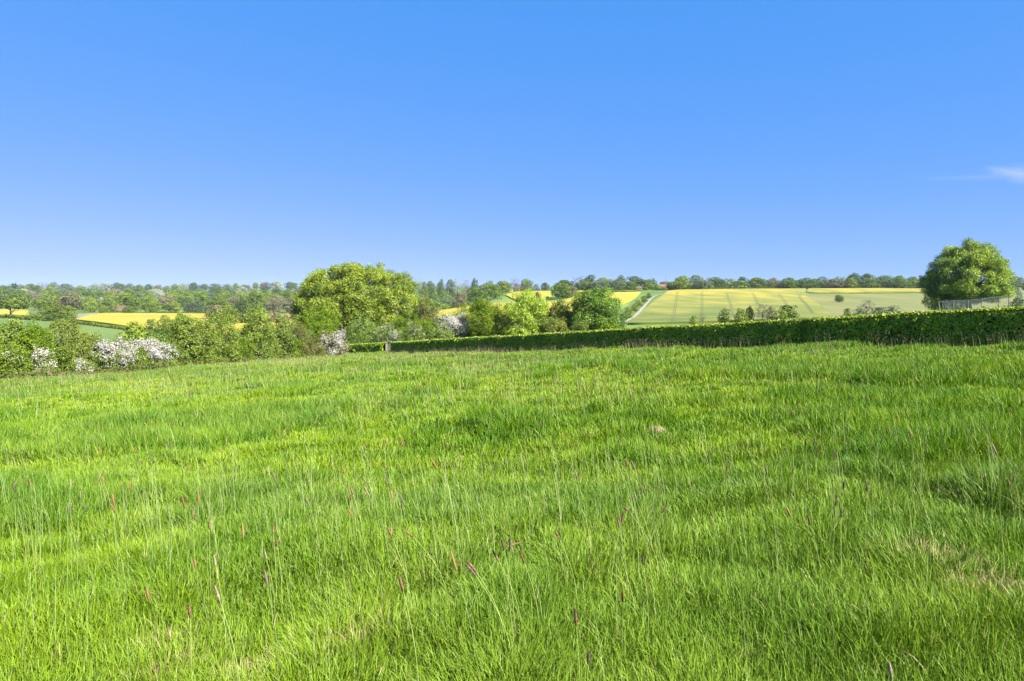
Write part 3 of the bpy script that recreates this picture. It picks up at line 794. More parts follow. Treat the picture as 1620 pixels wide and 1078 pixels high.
# ------------------------------------------------------------------ far tree library (unit height and width)
def far_lib(kind, seed):
    r = np.random.default_rng(seed)
    if kind == 'conifer':
        C, R = [], []
        for i in range(26):
            t = i / 25; a = i * 2.4; rad = .30 * (1 - t) + .04
            C.append((math.cos(a) * rad * .7, math.sin(a) * rad * .7, .15 + .8 * t)); R.append(.07 + .13 * (1 - t))
        C, R = np.array(C), np.array(R); n, leaf, tr = 900, .07, .025
    elif kind == 'tall':
        C, R = envelope_lobes(.9, .9, 1, .04, 20, .30, 2.3, .45, .1, seed); n, leaf, tr = 2800, .062, .028
    elif kind == 'bush':
        C, R = envelope_lobes(1, 1, 1, -.1, 22, .30, 2.5, .35, .14, seed); n, leaf, tr = 1400, .085, .02
    elif kind == 'bare':
        C, R = envelope_lobes(1, 1, 1, .12, 26, .22, 2.2, .45, .2, seed); n, leaf, tr = 800, .075, .03
    elif kind == 'umbrella':
        C, R = envelope_lobes(1, 1, 1, .52, 20, .22, 2.4, .3, .1, seed); n, leaf, tr = 1000, .08, .035
    else:
        C, R = envelope_lobes(1, 1, 1, .02, 20, .33, 2.3, .36, .08, seed); n, leaf, tr = 3000, .062, .03
    V, Q, rnd = crown_arrays(C, R, n, leaf, aspect=.28 if kind == 'bare' else .7, jitter=.42, up=.3, zmin=.01, per=1, lobe_mix=.45, shell=.3)
    paths = [limb((0, 0, -.06), (0.02, 0, .6), tr, tr * .4, 5, .02)]
    for i in r.choice(len(C), 6):
        paths.append(limb((0, 0, .2 + .2 * r.random()), C[i], tr * .5, tr * .12, 5, .05))
    Vt, Qt = tubes(paths, 5)
    me = make_mesh(kind + '_tree', np.vstack([V, Vt]), [np.vstack([Q, Qt + len(V)])], [M['far_mid'], M['bark']],
                   mat_idx=np.r_[np.zeros(len(Q), int), np.ones(len(Qt), int)], attrs={'rnd': np.r_[rnd, np.full(len(Qt), .5)]}, smooth=False)
    return me
LIB = {k: [far_lib(k, 100 + 7 * i + 31 * j) for j in range(n)] for i, (k, n) in enumerate([('round', 5), ('tall', 3), ('bush', 4), ('bare', 2), ('umbrella', 1), ('conifer', 2)])}
SOURCE = {}
def far_obj(name, shape, kind, x, y, z, w, h, rot=None):
    me = LIB[shape][rng.integers(len(LIB[shape]))]
    if me.name not in SOURCE:
        o = obj(name, me); SOURCE[me.name] = o
    else:
        o = SOURCE[me.name].copy(); o.name = name; col.objects.link(o)
        for k in list(o.keys()):
            del o[k]
    o.location = (x, y, z)
    o.scale = (w, w, h)
    o.rotation_euler = (0, 0, rng.random() * 6.28 if rot is None else rot)
    o.material_slots[0].link = 'OBJECT'
    o.material_slots[0].material = M[kind]
    return o
def far_at(name, px, D, ytop, wpx, shape, kind, label, cat='tree', group=None, zoff=0):
    x, y, z = at(px, D); z += zoff
    h = EYE - (ytop - YH) * D / F - z
    o = far_obj(name, shape, kind, x, y, z - .1, wpx * D / F, max(h, .8))
    return tag(o, label, cat, group)

# --- single far trees and shrubs that can be told apart
GV = 'trees standing in the valley fields'
far_at('oak_tree', 17, 452, 472, 42, 'umbrella', 'far_mid', 'spreading oak with bare trunk in front of the yellow field at the left edge', group=GV)
far_at('field_tree', 84, 425, 479, 36, 'round', 'far_mid', 'broad dark-hearted tree in the clump above the pasture hedge', group=GV)
far_at('field_tree', 108, 430, 483, 28, 'round', 'far_yellow', 'pale green tree leaning on the broad tree of the pasture clump', group=GV)
far_at('field_shrub', 58, 425, 488, 30, 'bare', 'far_brown', 'brownish thicket left of the broad tree in the pasture clump', 'shrub', GV)
far_at('field_shrub', 52, 415, 497, 34, 'bush', 'far_dark', 'low dark bush at the foot of the brownish thicket', 'shrub', GV)
far_at('field_shrub', 92, 412, 497, 40, 'bush', 'far_dark', 'low dark bush under the broad tree of the pasture clump', 'shrub', GV)
far_at('round_tree', 212, 185, 513, 62, 'round', 'far_mid', 'round mid-green tree in the valley behind the blossoming hawthorns', group=GV)
far_at('field_tree', 238, 320, 504, 20, 'bush', 'far_dark', 'small dark bush starting the tree line across the pasture corner', group=GV)
far_at('field_tree', 262, 325, 500, 28, 'round', 'far_mid', 'dark spreading tree in the tree line across the pasture corner', group=GV)
far_at('field_tree', 287, 330, 494, 26, 'tall', 'far_yellow', 'tall olive tree in the tree line across the pasture corner', group=GV)
far_at('field_shrub', 272, 318, 515, 30, 'bush', 'far_dark', 'shadowy bush beneath the spreading tree by the pasture corner', 'shrub', GV)
far_at('field_tree', 344, 430, 482, 40, 'round', 'far_brown', 'brown-leaved tree over the end of the rapeseed field', group=GV)
far_at('field_tree', 362, 420, 482, 34, 'round', 'far_mid', 'green tree overlapping the brown-leaved one at the rapeseed field', group=GV)
far_at('field_tree', 390, 440, 487, 28, 'round', 'far_dark', 'dark round tree right of the green and brown pair by the rapeseed', group=GV)
far_at('field_tree', 412, 445, 489, 28, 'bush', 'far_yellow', 'pale olive tree right of the dark round tree by the rapeseed', group=GV)
far_at('field_shrub', 432, 450, 492, 24, 'bush', 'far_brown', 'low brownish bush right of the pale olive tree', 'shrub', GV)
far_at('field_shrub', 456, 470, 489, 34, 'bare', 'far_twig', 'bare pinkish thicket with thin stems left of the great oak', 'shrub', GV)
far_at('field_tree', 480, 470, 486, 30, 'round', 'far_mid', 'green tree between the bare thicket and the great oak', group=GV)
far_at('lone_tree', 1328, hit(1328, 479, 230)[1], 465.5, 14.5, 'round', 'far_dark', 'small round dark tree alone in the pale pasture', group=GV)
GR = 'shrubs beyond the long hedge'
far_at('field_shrub', 1097, 235, 500, 14, 'bush', 'far_yellow', 'low green bush left of the bare bush beyond the hedge', 'shrub', GR)
far_at('field_shrub', 1111, 240, 496, 12, 'bare', 'far_brown', 'small bare olive bush beyond the hedge by a tramline', 'shrub', GR)
far_at('field_shrub', 1146, 240, 488, 20, 'bush', 'far_dark', 'dark rounded bush beside a tramline in the thin crop', 'shrub', GR)
far_at('field_shrub', 1172, 245, 489, 22, 'bush', 'far_mid', 'low grey-green bush left of the taller dark bush', 'shrub', GR)
far_at('field_shrub', 1186, 248, 484, 16, 'tall', 'far_dark', 'taller dark bush left of the pale bare bush', 'shrub', GR)
far_at('field_shrub', 1206, 245, 480, 26, 'bare', 'far_twig', 'pale bare twiggy bush in the row beyond the hedge', 'shrub', GR)
far_at('field_shrub', 1221, 242, 486, 16, 'bush', 'far_brown', 'olive bush right of the pale bare bush', 'shrub', GR)
far_at('field_shrub', 1247, 250, 481.5, 32, 'bush', 'far_dark', 'largest dark domed bush in the row beyond the hedge', 'shrub', GR)
far_at('field_shrub', 1237, 238, 490, 20, 'bush', 'far_yellow', 'pale green bush in front of the largest domed bush', 'shrub', GR)
far_at('field_shrub', 1340, 215, 487, 12, 'bush', 'far_dark', 'small dark bush at the left end of the pasture shrubs', 'shrub', GR)
far_at('field_shrub', 1371, 218, 474, 26, 'bare', 'far_twig', 'bare pinkish bush among the low pasture shrubs', 'shrub', GR)
far_at('field_shrub', 1361, 212, 488, 28, 'bush', 'far_grey', 'low grey-green bush under the bare pinkish bush', 'shrub', GR)
far_at('field_shrub', 1391, 212, 485, 26, 'bush', 'far_grey', 'grey-green bush right of the bare pinkish bush', 'shrub', GR)
far_at('field_shrub', 1412, 212, 484, 30, 'bush', 'far_grey', 'widest grey-green bush at the right end of the pasture shrubs', 'shrub', GR)
far_at('field_shrub', 1612, 185, 471, 26, 'bush', 'far_grey', 'grey bush right of the tall round-crowned tree and fence', 'shrub', GR)
far_at('field_shrub', 1613, 420, 455, 12, 'bush', 'far_silver', 'pale flowering bush in the pasture at the right edge', 'shrub', GR)
far_at('skyline_tree', 1041, 708, 449.5, 13, 'round', 'far_yellow', 'yellow-green tree before the left end of the red brick house', group='trees on the skyline')
far_at('skyline_tree', 1061, 708, 446, 16, 'round', 'far_mid', 'mid-green tree before the right end of the red brick house', group='trees on the skyline')
far_at('field_shrub', 1050, 704, 454.5, 14, 'bush', 'far_mid', 'low bush under the windows of the red brick house', 'shrub', 'trees on the skyline')
far_at('field_tree', 164, 640, 484, 18, 'round', 'far_yellow', 'bright yellow-green tree at the left gable of the brown farmhouse', group=GV)
far_at('field_tree', 204, 640, 483, 18, 'round', 'far_mid', 'mid-green tree at the right gable of the brown farmhouse', group=GV)
far_at('field_shrub', 188, 640, 489, 11, 'bush', 'far_yellow', 'small bright bush before the middle of the brown farmhouse', 'shrub', GV)
# track-side bushes
GT = 'bushes beside the pale track'
for px, yb, yt, w, k, lab in [(993, 507, 486, 18, 'far_mid', 'lowest and widest bush beside the pale track'), (1004.5, 494, 481, 14, 'far_mid', 'second bush up from the bottom of the pale track'),
                             (1011, 486, 474, 14, 'far_yellow', 'middle bush of the row beside the pale track'), (1019, 480, 468, 11, 'far_mid', 'second bush down from the top of the pale track'),
                             (1026.5, 473, 464, 9.5, 'far_dark', 'highest dark bush where the track bends')]:
    far_at('field_shrub', px, hit(px, yb, 230)[1], yt, w, 'bush', k, lab, 'shrub', GT)
far_at('field_tree', 888, 560, 447, 34, 'round', 'far_dark', 'dark spreading tree between two rapeseed fields', group=GV)
far_at('field_tree', 905, 575, 452, 18, 'round', 'far_brown', 'olive tree leaning right of the dark spreading tree in the rapeseed', group=GV)
far_at('field_shrub', 850, 540, 462, 13, 'bush', 'far_dark', 'small dark bush alone in the rapeseed above the dome-shaped tree', 'shrub', GV)
GK = 'trees on the skyline'
far_at('bare_tree', 814, 700, 440, 17, 'bare', 'far_twig', 'bare purple-grey tree on the skyline left of the round green tree', group=GK)
far_at('skyline_tree', 818, 690, 449, 13, 'bush', 'far_brown', 'tawny bush below the bare purple-grey tree', group=GK)
far_at('skyline_tree', 833, 705, 440, 22, 'round', 'far_mid', 'round green tree right of the bare purple-grey tree', group=GK)
far_at('skyline_tree', 827, 692, 453, 14, 'bush', 'far_brown', 'pinkish brown bush at the foot of the round skyline tree', group=GK)
far_at('skyline_tree', 862, 720, 447, 15, 'round', 'far_dark', 'small dark round tree alone between two skyline clumps', group=GK)
far_at('skyline_tree', 848, 730, 450, 14, 'bush', 'far_mid', 'low green tree left of the small dark round skyline tree', group=GK)
far_at('skyline_tree', 797, 760, 451.5, 12, 'bush', 'far_dark', 'low dark bush on the open skyline left of the bare tree', group=GK)
far_at('bare_tree', 664, 1000, 441, 13, 'bare', 'far_silver', 'pale bare tree on the skyline just right of the great oak', group=GK)
far_at('skyline_tree', 672, 990, 444, 13, 'round', 'far_mid', 'first green tree right of the pale bare skyline tree', group=GK)
far_at('skyline_tree', 682, 1000, 443, 15, 'round', 'far_dark', 'dark round tree left of the dip in the middle skyline', group=GK)
far_at('skyline_tree', 697, 1000, 443, 14, 'round', 'far_dark', 'dark round tree right of the dip in the middle skyline', group=GK)
far_at('skyline_tree', 713, 1010, 442, 18, 'round', 'far_grey', 'grey-green tree at the left of the silvery skyline grove', group=GK)
far_at('bare_tree', 724, 1000, 441.5, 17, 'bare', 'far_silver', 'silvery bare tree in the middle of the skyline grove', group=GK)
far_at('bare_tree', 736, 1000, 442, 17, 'bare', 'far_silver', 'silvery bare tree beside the dark end tree of the grove', group=GK)
far_at('skyline_tree', 751, 995, 440.5, 14, 'tall', 'far_dark', 'tall dark tree ending the silvery skyline grove', group=GK)
far_at('conifer', 23, 1250, 447.5, 9, 'umbrella', 'far_pine', 'dark pine standing above the skyline of the left wooded hill', group=GK)
far_at('conifer', 10, 1240, 453, 12, 'round', 'far_pine', 'dark round evergreen left of the tall skyline pine', group=GK)
far_at('skyline_tree', 433, 1380, 447, 11, 'umbrella', 'far_grey', 'flat-topped tree poking above the skyline left of the great oak', group=GK)

# --- woods on the hills: individual trees in rows, labels worked out from where each stands
WOODS = []
KIND_WORDS = {'far_dark': 'dark green', 'far_mid': 'mid-green', 'far_yellow': 'yellow-green', 'far_grey': 'grey-green', 'far_silver': 'silvery', 'far_brown': 'brownish', 'far_twig': 'bare grey-brown'}
def wood_rows(rows, px0, px1, probs, wname, holes=(), wmin=11, wmax=17, hmin=10, hmax=15):
    kinds = list(probs); pr = np.array([probs[k] for k in kinds]); pr = pr / pr.sum()
    for D0, band, hm in rows:
        px = px0 + rng.random() * 8
        while px < px1:
            w = wmin + (wmax - wmin) * rng.random()
            D = D0 * (1 + rng.normal() * .02)
            wp = w * F / D
            px += wp * .46
            if not any(a < px < b and d0 <= D0 <= d1 for a, b, d0, d1 in holes) and px < px1:
                k = kinds[rng.choice(len(kinds), p=pr)]
                s = 'bare' if k == 'far_twig' else ('bush' if rng.random() < .12 else ('tall' if rng.random() < (.05 if wname == 'middle' else .2) else 'round'))
                h = (hmin + (hmax - hmin) * (.45 * rng.random() + .55 * float(vnoise(np.array([px / 34.]), np.array([D0]), 77)[0]))) * hm * (.8 if s == 'bush' else 1) * ((.74 + .56 * float(vnoise(np.array([px / 42. + 3]), np.array([.0]), 79)[0])) if band == 'topping' else 1)
                WOODS.append((wname, band, px, D, w, h, k, s))
            px += wp * ((.26 if wname == 'ridge' else .40) + .22 * rng.random())
P1 = {'far_dark': 2.6, 'far_mid': 4.2, 'far_yellow': 2.2, 'far_grey': 1.6, 'far_silver': .5, 'far_brown': 1.3, 'far_twig': .4}
oakgap = (498, 652, 0, 3000)
wood_rows([(668, 'edging', 1.15), (800, 'low in', 1.15), (950, 'midway up', 1.1), (1130, 'high in', 1.1), (1340, 'topping', 1.1)], -30, 500, P1, 'left', holes=[oakgap, (172, 200, 600, 700), (134, 146, 900, 1000)], wmin=14, wmax=29, hmin=9.5, hmax=17)
wood_rows([(560, 'edging', 1.0), (690, 'midway up', 1.05), (860, 'high in', 1.05)], 656, 800, {'far_dark': 3, 'far_mid': 3, 'far_grey': 1.5, 'far_brown': 1.5}, 'middle', wmin=12, wmax=20)
P2 = {'far_dark': 3.2, 'far_mid': 3.6, 'far_yellow': 1.2, 'far_grey': 1.3, 'far_brown': 1.2, 'far_twig': .1}
wood_rows([(722, 'fronting', 1.0), (775, 'topping', 1.22)], 872, 1478, P2, 'ridge', holes=[(1038, 1060, 700, 740)], wmin=15, wmax=26, hmin=10, hmax=13.5)
wood_rows([(722, 'fronting', 1.0), (775, 'topping', 1.22)], 1596, 1650, P2, 'ridge', wmin=12, wmax=20)
WN = {'left': 'the left wooded hill', 'middle': 'the wood right of the great oak', 'ridge': 'the long ridge wood'}
def landmark(wname, px):
    if wname == 'left':
        for lim, s in [(45, 'at the photo edge'), (125, 'behind the pasture clump'), (165, 'left of the farmhouse'), (205, 'behind the farmhouse'), (285, 'behind the rapeseed field'), (380, 'behind the maple bushes'), (1000, 'left of the great oak')]:
            if px < lim: return s
    if wname == 'middle':
        return 'above the sloping rapeseed' if px < 735 else 'near the open skyline'
    for lim, s in [(960, 'above the round oak'), (1035, 'left of the red house'), (1100, 'right of the red house'), (1180, 'above the left tramlines'), (1270, 'above the curving tramlines'), (1345, 'above the lone tree'), (1480, 'left of the tall field tree'), (2000, 'at the right photo edge')]:
        if px < lim: return s
from collections import defaultdict
groups_ = defaultdict(list)
for wi in WOODS:
    s_word = {'bush': 'low', 'tall': 'upright', 'round': 'rounded', 'bare': ''}[wi[7]]
    groups_[(KIND_WORDS[wi[6]] + (' ' + s_word if s_word else ''), wi[1], WN[wi[0]], landmark(wi[0], wi[2]))].append(wi)
NTH = 'first second third fourth fifth sixth seventh eighth ninth tenth eleventh twelfth'.split(); CNT = 'zero one two three four five six seven eight nine ten eleven twelve'.split()
ORD = {2: ['left of two ', 'right of two '], 3: ['left of three ', 'middle of three ', 'right of three '],
       4: ['leftmost of four ', 'second of four ', 'third of four ', 'rightmost of four '], 5: ['leftmost of five ', 'second of five ', 'third of five ', 'fourth of five ', 'rightmost of five ']}
for (kw, band, wn, lm), items in groups_.items():
    items.sort(key=lambda q: q[2])
    for i, (wname, _, px, D, w, h, k, s) in enumerate(items):
        pre = '' if len(items) == 1 else (ORD[len(items)][i] if len(items) in ORD else f'{NTH[i]} of {CNT[len(items)]} ')
        lab = f"{pre}{kw} tree{'s' if pre else ''} {band} {wn} {lm}"
        if len(lab.split()) > 16: lab = lab.replace(' rounded', '').replace(' upright', '')
        if len(lab.split()) > 14: lab = lab.replace('fronting the long ridge wood', 'fronting the ridge').replace('topping the long ridge wood', 'topping the ridge')
        lab = lab.replace('the wood right of the great oak', 'the middle wood').replace('the long ridge wood', 'the ridge wood').replace('the left wooded hill', 'the left wood')
        lab = lab.replace('tree at the front of', 'tree fronting').replace('trees at the front of', 'trees fronting')
        x, y, z = at(px, D)
        o = far_obj('woodland_tree', s, k, x, y, z - .2, w, h)
        tag(o, lab, 'tree', 'trees of ' + wn)

# --- undergrowth filling the woods
def undergrowth():
    Ps = []
    for px0, px1, d0, d1, n in [(-90, 800, 655, 1400, 30000), (656, 800, 545, 900, 6000), (868, 1700, 716, 830, 20000), (1596, 1700, 712, 800, 1500), (495, 660, 640, 1400, 16000)]:
        px = px0 + (px1 - px0) * rng.random(n); D = d0 + (d1 - d0) * rng.random(n) ** .8
        x = (px - 810) / F * D
        keep = ~((px > 172) & (px < 200) & (D < 700)) & ~((px > 1036) & (px < 1062) & (D < 730)) & ~((px > 780) & (px < 812) & (D > 700))
        x, D = x[keep], D[keep]
        hh = rng.random(len(x)) ** 1.1 * (3.5 + 4 * vnoise(x / 18, D / 18, 61))
        Ps.append(np.column_stack([x, D, H(x, D) + hh]))
    P = np.vstack(Ps); N = unit(rng.normal(size=P.shape) * .8 + [0, -.4, .8])
    V, Q, r = leaf_quads(P, N, 1.7, np.clip(.6 * vnoise(P[:, 0] / 15, P[:, 1] / 15, 62) + .4 * rng.random(len(P)), 0, 1))
    tag(obj('woodland_undergrowth', make_mesh('woodland_undergrowth', V, [Q], M['far_dark'], attrs={'rnd': r}, smooth=False)),
        'dense green understorey filling the gaps of the far woods', 'woodland', kind='stuff')
undergrowth()

# --- field hedges in the valley
def field_hedge(pts, h, w, mat, label, leaf=.8, dens=3.0, z0=0.0):
    P = np.array(pts, float)
    d = np.r_[0, np.cumsum(np.hypot(*np.diff(P, axis=0).T))]
    n = int(d[-1] * dens * (h + w) / leaf ** 2 * 1.6)
    s = rng.random(n) * d[-1]
    x = np.interp(s, d, P[:, 0]) + (rng.random(n) - .5) * w; y = np.interp(s, d, P[:, 1]) + (rng.random(n) - .5) * w
    z = H(x, y) + rng.random(n) ** .8 * h * (.7 + .6 * vnoise(s / 7, s * 0, 71))
    Pn = np.column_stack([x, y, z]); o0 = np.array([P[0][0], P[0][1], h1(*P[0])])
    V, Q, r = leaf_quads(Pn - o0, unit(rng.normal(size=(n, 3)) * .7 + [0, -.4, .8]), leaf, rng.random(n))
    o = obj('field_hedge', make_mesh('field_hedge', V, [Q], M[mat], attrs={'rnd': r}, smooth=False), loc=o0)
    return tag(o, label, 'hedge', 'field hedges')
field_hedge(pd([(-120, 428), (0, 424), (50, 420), (85, 415)]), 2.4, 3, 'far_dark', 'dark hedge along the far edge of the pasture at the left')
field_hedge(pd([(85, 414), (130, 387), (200, 352), (250, 330)]), 1.9, 2.5, 'far_mid', 'long low hedge between the pasture and the rapeseed field', .6)
field_hedge(pd([(236, 318), (252, 300), (262, 278), (290, 268)]), 1.8, 2.5, 'far_dark', 'crooked dark hedge crossing the pasture below the tree line', .6)
field_hedge(pd([(165, 636), (200, 644), (330, 640), (480, 640)]), 2.0, 4, 'far_dark', 'dark hedge along the far side of the left rapeseed field')
field_hedge(pd([(905, 598), (930, 624), (1014, 645)]), 2.0, 4, 'far_dark', 'dark hedge between the two rapeseed fields left of the track')
field_hedge(pd([(1060, 712), (1110, 718), (1200, 718), (1330, 716), (1480, 718)]), 2.2, 4, 'far_dark', 'long dark hedge along the top of the thin crop under the ridge wood')
field_hedge(pd([(1280, 622), (1400, 627), (1500, 632)]), .8, 1.4, 'far_yellow', 'thin grey-green hedge dividing the pale pasture from the yellow strip', .6)
field_hedge(pd([(818, 694), (870, 694)]), 1.6, 3, 'far_brown', 'brown hedge along the top of the small rapeseed field', .6)
field_hedge(pd([(850, 525), (905, 565)]), 1.6, 3, 'far_dark', 'short dark hedge running down between rapeseed fields to the dark tree', .6)

# ------------------------------------------------------------------ buildings
def box(x0, x1, y0, y1, z0, z1):
    V = np.array([(x, y, z) for z in (z0, z1) for y in (y0, y1) for x in (x0, x1)], float)
    Q = np.array([(0, 2, 3, 1), (4, 5, 7, 6), (0, 1, 5, 4), (2, 6, 7, 3), (0, 4, 6, 2), (1, 3, 7, 5)])
    return V, Q
def boxes(lst):
    Vs, Qs, n = [], [], 0
    for b in lst:
        V, Q = box(*b); Vs.append(V); Qs.append(Q + n); n += 8
    return np.vstack(Vs), np.vstack(Qs)
def bmesh_(name, lst, mat):
    V, Q = boxes(lst); return make_mesh(name, V, [Q], mat, smooth=False)
M['brick'] = noise_mat('red_brick', [(.3, (.17, .065, .045)), (.7, (.24, .105, .07))], 3, 5)
M['clay_tile'] = noise_mat('clay_tile', [(.3, (.13, .055, .04)), (.7, (.19, .09, .065))], 2.5, 5)
M['brown_tile'] = noise_mat('brown_tile', [(.3, (.075, .05, .036)), (.7, (.13, .085, .06))], 2.5, 5)
M['cream'] = noise_mat('cream_render', [(.3, (.28, .25, .20)), (.7, (.35, .32, .27))], 1, 3)
M['white'] = noise_mat('white_render', [(.3, (.35, .35, .34)), (.7, (.42, .42, .41))], 1, 3)
M['weatherboard'] = noise_mat('weatherboard', [(.3, (.045, .035, .035)), (.7, (.085, .07, .065))], 2, 4)
M['pane'] = noise_mat('window_pane', [(.3, (.03, .04, .05)), (.7, (.06, .07, .08))], 1, 2, .15)
M['wood_door'] = noise_mat('door_paint', [(.3, (.08, .10, .07)), (.7, (.12, .14, .1))], 2, 2)
def house(name, px, D, wpx, eaves, ridge, depth, wall, roof, label, chimneys=(), windows=4, rot=0.0, hip=0.0):
    x, y, z = at(px, D); W = wpx * D / F
    root = empty(name, (x, y, z)); root.rotation_euler = (0, 0, rot); tag(root, label, 'house')
    obj('wall', bmesh_('wall', [(-W / 2, W / 2, 0, depth, -.8, eaves)], M[wall]), root)
    o_ = .45
    V = np.array([(-W / 2 - o_, -o_, eaves + .01), (W / 2 + o_, -o_, eaves + .01), (W / 2 + o_, depth + o_, eaves + .01), (-W / 2 - o_, depth + o_, eaves + .01),
                  (-W / 2 - o_ + hip, depth / 2, ridge), (W / 2 + o_ - hip, depth / 2, ridge)])
    V2 = V - [0, 0, .16]
    me = make_mesh('roof', np.vstack([V, V2]), [np.array([(0, 1, 5, 4), (2, 3, 4, 5), (6, 10, 11, 7), (8, 11, 10, 9)]), np.array([(1, 2, 5), (3, 0, 4), (7, 11, 8), (9, 10, 6)]),
                   np.array([(0, 6, 7, 1), (1, 7, 8, 2), (2, 8, 9, 3), (3, 9, 6, 0)])], M[roof], smooth=False)
    ro = obj('roof', me, root)
    for cx, cw, ch in chimneys:
        obj('chimney', bmesh_('chimney', [(cx - cw / 2, cx + cw / 2, depth / 2 - .5, depth / 2 + .5, eaves, ridge + ch), (cx - cw / 2 - .1, cx + cw / 2 + .1, depth / 2 - .6, depth / 2 + .6, ridge + ch - .3, ridge + ch - .05),
                                          (cx - .18, cx + .18, depth / 2 - .18, depth / 2 + .18, ridge + ch, ridge + ch + .4)], M['brick']), ro)
    for i in range(windows):
        wx = -W / 2 + W * (i + .5) / windows
        for zz in ([eaves - 1.5] if eaves < 3.6 else [eaves - 1.5, eaves - 4.2]):
            if zz < .4: continue
            fr = obj('window', bmesh_('window', [(wx - .65, wx - .55, -.06, .05, zz, zz + 1.2), (wx + .55, wx + .65, -.06, .05, zz, zz + 1.2), (wx - .55, wx + .55, -.06, .05, zz + 1.1, zz + 1.2),
                                                 (wx - .75, wx + .75, -.12, .05, zz - .1, zz), (wx - .03, wx + .03, -.05, .05, zz, zz + 1.1)], M['white']), root)
            obj('pane', bmesh_('pane', [(wx - .55, wx + .55, -.02, .03, zz, zz + 1.1)], M['pane']), fr)
    obj('door', bmesh_('door', [(W * .08 - .5, W * .08 + .5, -.04, .05, 0, 2.05)], M['wood_door']), root)
    return root
house('farmhouse', 186, 652, 24, 2.9, 7.4, 8, 'weatherboard', 'brown_tile', 'long brown-tiled farmhouse at the top edge of the left rapeseed field', [(2.2, .9, .8)], 5, hip=2.5)
house('brick_house', 1048, 738, 14, 3.6, 6.6, 7, 'brick', 'clay_tile', 'red brick house with clay roof among the trees of the ridge', [(3.6, 1.0, 2.6)], 4)
house('white_house', 140, 890, 6, 6.2, 8.4, 6, 'white', 'brown_tile', 'tiny white house half buried in the left wooded hill', [], 2, rot=.3)
house('cottage', 1012, 716, 7, 2.6, 4.6, 5, 'cream', 'brown_tile', 'low cream cottage left of the red brick house', [], 2)
# telegraph pole by the red house
pr_ = at(1053.5, 706); root = empty('utility_pole', pr_); tag(root, 'thin dark utility pole rising behind the red brick house', 'pole')
V, Q = tubes([(np.array([(0, 0, -.5), (0, 0, 6), (0, 0, 13.2)]), np.array([.2, .18, .14]))], 8)
obj('shaft', make_mesh('shaft', V, [Q], M['bark']), root)
obj('crossarm', bmesh_('crossarm', [(-.9, .9, -.06, .06, 12.3, 12.45)], M['bark']), root)

# ------------------------------------------------------------------ wire fence in front of the tall tree
def wire_fence():
    D0, D1 = 76, 74
    p0 = np.array(at(1490.5, D0)); p1 = np.array(at(1600, D1))
    root = empty('wire_fence', p0); tag(root, 'pale wire mesh fence with thin posts in front of the tall round-crowned tree', 'fence')
    ax = (p1 - p0)[:2]; L = np.hypot(*ax); ax = ax / L
    def P(s, z): return (ax[0] * s, ax[1] * s, h1(p0[0] + ax[0] * s, p0[1] + ax[1] * s) - p0[2] + z)
    Hh = 2.9
    m = noise_mat('galvanised', [(.3, (.17, .20, .185)), (.7, (.25, .28, .265))], 5, 2, .5)
    for px in (1509, 1532, 1554, 1580, 1596):
        s = L * (px - 1490.5) / (1600 - 1490.5)
        V, Q = tubes([(np.array([P(s, -.3), P(s, 1), P(s, Hh + .05)]), np.full(3, .032))], 6)
        obj('post', make_mesh('post', V, [Q], m if px < 1570 else M['bark']), root)
    V, Q = tubes([(np.array([P(0.05, .0), P(-.35, Hh)]), np.full(2, .035)), (np.array([P(-.35, Hh), P(L * .5, Hh), P(L, Hh)]), np.full(3, .014)), (np.array([P(0, .15), P(L, .15)]), np.full(2, .01))], 5)
    obj('rail', make_mesh('rail', V, [Q], m), root)
    Vs, Qs, n0 = [], [], 0
    g = .085; wd = .011
    for k in range(int((L + Hh) / g)):
        for sgn in (1, -1):
            s0 = k * g - Hh if sgn > 0 else k * g
            a0, z0, a1, z1 = s0, 0.05, s0 + sgn * Hh, Hh
            if sgn < 0: a1 = s0 - Hh
            lo = max(0, min(a0, a1)); hi = min(L, max(a0, a1))
            if hi - lo < .03: continue
            f = lambda s: (s - a0) / (a1 - a0) * (Hh - .05) + .05
            A, B = np.array(P(lo, f(lo))), np.array(P(hi, f(hi)))
            Vs += [A - [0, 0, wd / 2], B - [0, 0, wd / 2], B + [0, 0, wd / 2], A + [0, 0, wd / 2]]
            Qs.append((n0, n0 + 1, n0 + 2, n0 + 3)); n0 += 4
    obj('wire_mesh', make_mesh('wire_mesh', np.array(Vs), [np.array(Qs)], m, smooth=False), root)
wire_fence()

# ------------------------------------------------------------------ garden gate between the two clipped hedges
def garden_gate():
    x, y, z = at(616.5, 105.5)
    root = empty('garden_gate', (x, y, z)); tag(root, 'small pale weathered gate in the gap between the two clipped hedges', 'gate')
    m = noise_mat('weathered_wood', [(.3, (.17, .155, .14)), (.7, (.26, .24, .215))], 4, 4, .9, (1, 1, .2))
    obj('post', bmesh_('post', [(-.62, -.42, -.1, .1, -.3, 1.25), (-.64, -.40, -.12, .12, 1.25, 1.30)], m), root)
    obj('post', bmesh_('post', [(.50, .62, -.07, .07, -.3, 1.12)], m), root)
    bars = [(-.40, .48, -.025, .025, zz, zz + .09) for zz in (.12, .38, .64, .92)] + [(-.40, -.32, -.045, -.026, .1, 1.02), (.40, .48, -.045, -.026, .1, 1.02)]
    obj('gate_leaf', bmesh_('gate_leaf', bars, m), root)
garden_gate()

# ------------------------------------------------------------------ meadow grass
def lh_x(y): return -45 + 18 * (y - 60) / 52
_hx, _hy = HEDGE[:, 0][::-1], HEDGE[:, 1][::-1]
def hedge_x(y): return np.interp(y, HEDGE[:, 1], HEDGE[:, 0])
def in_meadow(x, y, pad=.55):
    end = 108 + (x + 20) * -.66
    return (x > lh_x(y) + 1.0) & (x < hedge_x(y) - pad) & (y < np.minimum(end, 113))

